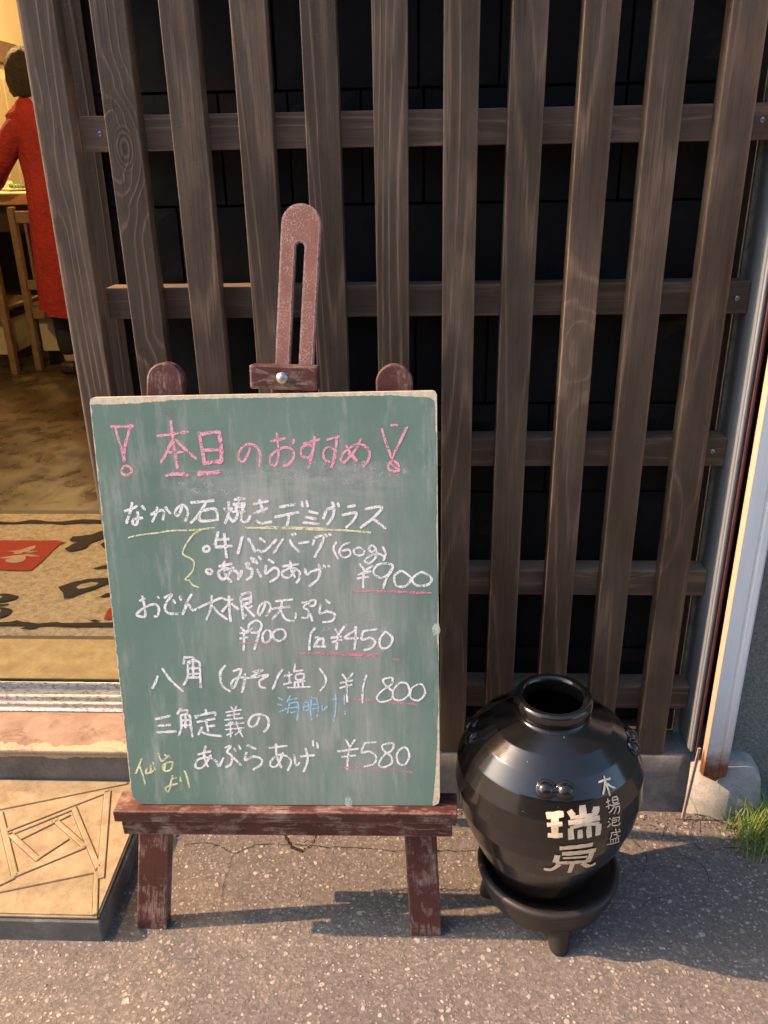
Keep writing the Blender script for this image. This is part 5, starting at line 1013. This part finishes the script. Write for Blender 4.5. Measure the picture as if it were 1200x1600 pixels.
for g, strokes in DATA['S'].items():
    vs = {}; 
    for si, (c, wd, pts) in enumerate(strokes):
        pts = [(a*1e-4, b*1e-4) for a, b in pts]
        V_, F_ = vs.setdefault(c if g not in ('marks','note') else c+str(si), ([], []))
        depth = (depth+1) % 24
        ribbon(V_, F_, pts, wd*1e-4*CHW, -.00012-depth*.000010, si*1.7)
    for c, (V_, F_) in list(vs.items()):
        if g in ('marks', 'note'): continue
        cl = {}
        for F in F_:
            xs_ = [V_[i][0] for i in F]
        # split the line into single characters: connected strokes whose boxes nearly touch
        par = list(range(len(V_)))
        def fd(i):
            while par[i] != i: par[i] = par[par[i]]; i = par[i]
            return i
        for F in F_:
            for i in F[1:]: par[fd(i)] = fd(F[0])
        comp = {}
        for F in F_: comp.setdefault(fd(F[0]), []).append(F)
        bx = []
        for k_, fs in comp.items():
            X_ = [V_[i][0] for F in fs for i in F]; Z_ = [V_[i][2] for F in fs for i in F]; bx.append([min(X_), max(X_), min(Z_), max(Z_), fs])
        ch = True
        while ch:
            ch = False
            for a in range(len(bx)):
                for b in range(a+1, len(bx)):
                    A, B = bx[a], bx[b]; m_ = .0012
                    if A[0] < B[1]+m_ and B[0] < A[1]+m_ and A[2] < B[3]+m_ and B[2] < A[3]+m_ and max(A[1],B[1])-min(A[0],B[0]) < .075:
                        bx[a] = [min(A[0],B[0]), max(A[1],B[1]), min(A[2],B[2]), max(A[3],B[3]), A[4]+B[4]]; bx.pop(b); ch = True; break
                if ch: break
        for b in bx:
            ids = sorted({i for F in b[4] for i in F}); mp_ = {i: n for n, i in enumerate(ids)}
            o = mesh_from('chalk_character', [V_[i] for i in ids], [tuple(mp_[i] for i in F) for F in b[4]], M_ch[c[0]], board); o['kind'] = 'stuff'
        del vs[c]
    for c, (V_, F_) in vs.items():
        o = mesh_from('chalk_writing' if g != 'marks' else 'chalk_line', V_, F_, M_ch[c[0]], board)
# chalk smudges / bare dabs on the board
def blob(x, z, rx, rz, mat, seed, name='chalk_smudge'):
    n = 22; v = [(x, -.00006, z)]; 
    for i in range(n):
        a = 2*PI*i/n; k = 1+.4*noise.noise(Vector((math.cos(a)*1.5+seed, math.sin(a)*1.5, seed))); v.append((x+rx*k*math.cos(a), -.00006, z+rz*k*math.sin(a)))
    return mesh_from(name, v, [(0, 1+i, 1+(i+1)%n) for i in range(n)], mat, board)
M_smw = chalk('smudged_chalk', (.45,.49,.48), .60); M_smd = chalk('pale_dab', (.50,.58,.58), .52)
M_smp = chalk('pink_smudge', (.30,.25,.28), .60)
for x, z, rx, rz, mt in SMUDGE: blob(x, z, rx, rz, {'w': M_smw, 'd': M_smd, 'p': M_smp}[mt], x*31)
# ================================================================== JAR
JX, JY = .205, 1.08
jar = empty('sake_jar', (JX, JY, 0)); tag(jar, 'large round black glazed liquor jar with cream brush lettering and open mouth', 'jar')
def jarbody():
    knots = [(.076,.071),(.110,.0905),(.152,.1105),(.196,.1290),(.240,.1430),(.276,.1482),(.314,.1460),(.3440,.1340),(.3690,.1150),(.3880,.0920),(.4010,.0650)]
    prof = [(0,.078),(.055,.078)]
    def fil(a, b, c, d=.0010):
        A = Vector(a); B = Vector(b); C = Vector(c); p = B+(A-B).normalized()*d; q = B+(C-B).normalized()*d
        return [tuple(p), tuple(p.lerp(B, .6).lerp(q.lerp(B, .6), .5)), tuple(q)]
    K = [(r, z) for z, r in knots]
    prof.append(K[0])
    for i in range(1, len(K)-1):
        a, b, c = K[i-1], K[i], K[i+1]
        # slightly convex band: add mid point
        prof += fil(a, b, c)
        B_, C_ = Vector(b), Vector(c); u_ = (C_-B_).normalized(); prof += [tuple(B_+u_*.0024), tuple(C_-u_*.0024)]
    prof += [(.0600,.4030),(.0560,.4050),(.0548,.4080),(.0560,.4105),(.0590,.4130),(.0600,.4170),(.0600,.4270),(.0592,.4305),(.0570,.4335),(.0535,.4348),(.0495,.4345),(.0465,.4320),(.0452,.4270),(.0445,.4150),(.0460,.4070),(.07,.392),(.11,.362),(.132,.31),(.13,.24),(.10,.15),(.06,.09),(0,.086)]
    bm = bmesh.new(); lathe(bm, prof, 128)
    for v in bm.verts:
        a = math.atan2(v.co.y, v.co.x); k = 1+.0018*noise.noise(Vector((math.cos(a)*1.5, math.sin(a)*1.5, v.co.z*14)))
        v.co.x *= k; v.co.y *= k
    bmesh.ops.remove_doubles(bm, verts=bm.verts, dist=1e-6)
    return bm_obj('body', bm, M_glaze, jar, True)
body = jarbody()
from mathutils.bvhtree import BVHTree
dg = bpy.context.evaluated_depsgraph_get()
bmt = bmesh.new(); bmt.from_mesh(body.data); bvh = BVHTree.FromBMesh(bmt)
def onjar(th_, z, off):
    o = Vector((0,0,z)); dr = Vector((math.cos(th_), math.sin(th_), 0)); hit = bvh.ray_cast(dr*.4+Vector((0,0,z)), -dr)
    return hit[0]+hit[1].normalized()*off if hit[0] else None
def jarstroke(V, F, pts, w, idx, off):
    P = catmull(pts, .012); n = len(P); k0 = len(V); ok = []
    S = [onjar(a, z, off) for a, z in P]
    for i, p in enumerate(S):
        a = S[min(i+1, n-1)]; b = S[max(i-1, 0)]; t = (a-b).normalized(); c, nn = p, (p-Vector((0,0,.27))).normalized()
        side = nn.cross(t).normalized(); e = min(1, (i+1)/1.5, (n-i)/1.5); ww = w*.5*(.80+.2*e)*(1+.10*math.sin(i*.8+idx))
        for s in (-1, 0, 1):
            q = p+side*ww*s; az = math.atan2(q.y, q.x); r = onjar(az, q.z, off); V.append(tuple(r if r else q))
        if i: k = k0+3*i; F += [(k-3, k-2, k+1, k), (k-2, k-1, k+2, k+1)]
for grp, nm, lab in ((0, 'large_lettering', 'two large cream brush characters'), (1, 'small_lettering', 'column of four small cream characters')):
    V_, F_ = [], []
    for i, (wd, g, pts) in enumerate(DATA['J']):
        if g == grp: jarstroke(V_, F_, pts, wd/6.4*1.02/1300*(1.72 if g == 0 else 1.8), i, .0007+i*.00003)
    o = mesh_from(nm, V_, F_, M_cream, jar); o['label'] = lab
# ears: paired rolled lugs on the shoulder
for q in range(4):
    th0 = -1.655+q*PI/2; z0 = .3560
    for s in (-1, 1):
        c = onjar(th0+s*.112, z0, 0); nn = (c-Vector((0,0,.25))).normalized(); nn = Vector((math.cos(th0+s*.07)*.74, math.sin(th0+s*.07)*.74, .67)).normalized()
        u = nn.cross(Vector((0,0,1))).normalized(); v = nn.cross(u)
        bm = bmesh.new(); prof = [(.0150,-.007),(.0152,.0005),(.0146,.0036),(.0130,.0050),(.0116,.0044),(.0110,.0050),(.0085,.0078),(.0045,.0094),(0,.0098)]; lathe(bm, prof, 28)
        o = bm_obj('lug', bm, M_glaze, jar, True); o.matrix_local = Matrix.Translation(c) @ Matrix((u, v, nn)).transposed().to_4x4()
    c = onjar(th0, z0, 0); bm = bmesh.new(); bmesh.ops.create_uvsphere(bm, u_segments=16, v_segments=10, radius=1)
    for v in bm.verts: v.co = Vector((v.co.x*.020, v.co.y*.006, v.co.z*.008))
    nn = Vector((math.cos(th0)*.74, math.sin(th0)*.74, .67)); u = nn.cross(Vector((0,0,1))).normalized()
    o = bm_obj('lug_bridge', bm, M_glaze, jar, True); o.matrix_local = Matrix.Translation(c) @ Matrix((u, nn, u.cross(nn))).transposed().to_4x4()
# stand
st = empty('jar_stand', (.2165, 1.083, 0)); tag(st, 'dark round stoneware stand on three stubby feet under the jar', 'stand')
bm = bmesh.new(); lathe(bm, [(0,.050),(.060,.056),(.088,.074),(.100,.086),(.1060,.0935),(.110,.0965),(.1155,.0960),(.1185,.0925),(.1188,.0875),(.1165,.0830),(.1145,.0775),(.1125,.0640),(.1050,.0450),(.0930,.0300),(.0780,.0200),(.060,.0165),(0,.016)], 96)
bm_obj('bowl', bm, M_stand, st, True)
for k in range(3):
    a = math.radians((-84, 36, 156)[k] if k < 1 else (44, 172)[k-1]); bm = bmesh.new()
    r0 = .082; tube(bm, [((r0-.002)*math.cos(a), (r0-.002)*math.sin(a), .052), ((r0+.004)*math.cos(a), (r0+.004)*math.sin(a), .036), ((r0+.010)*math.cos(a), (r0+.010)*math.sin(a), .020), ((r0+.015)*math.cos(a), (r0+.015)*math.sin(a), .008), ((r0+.018)*math.cos(a), (r0+.018)*math.sin(a), .002), ((r0+.018)*math.cos(a), (r0+.018)*math.sin(a), .0)], [.028,.0235,.0190,.0165,.0145,.0125], 20)
    bm_obj('foot', bm, M_stand, st, True)
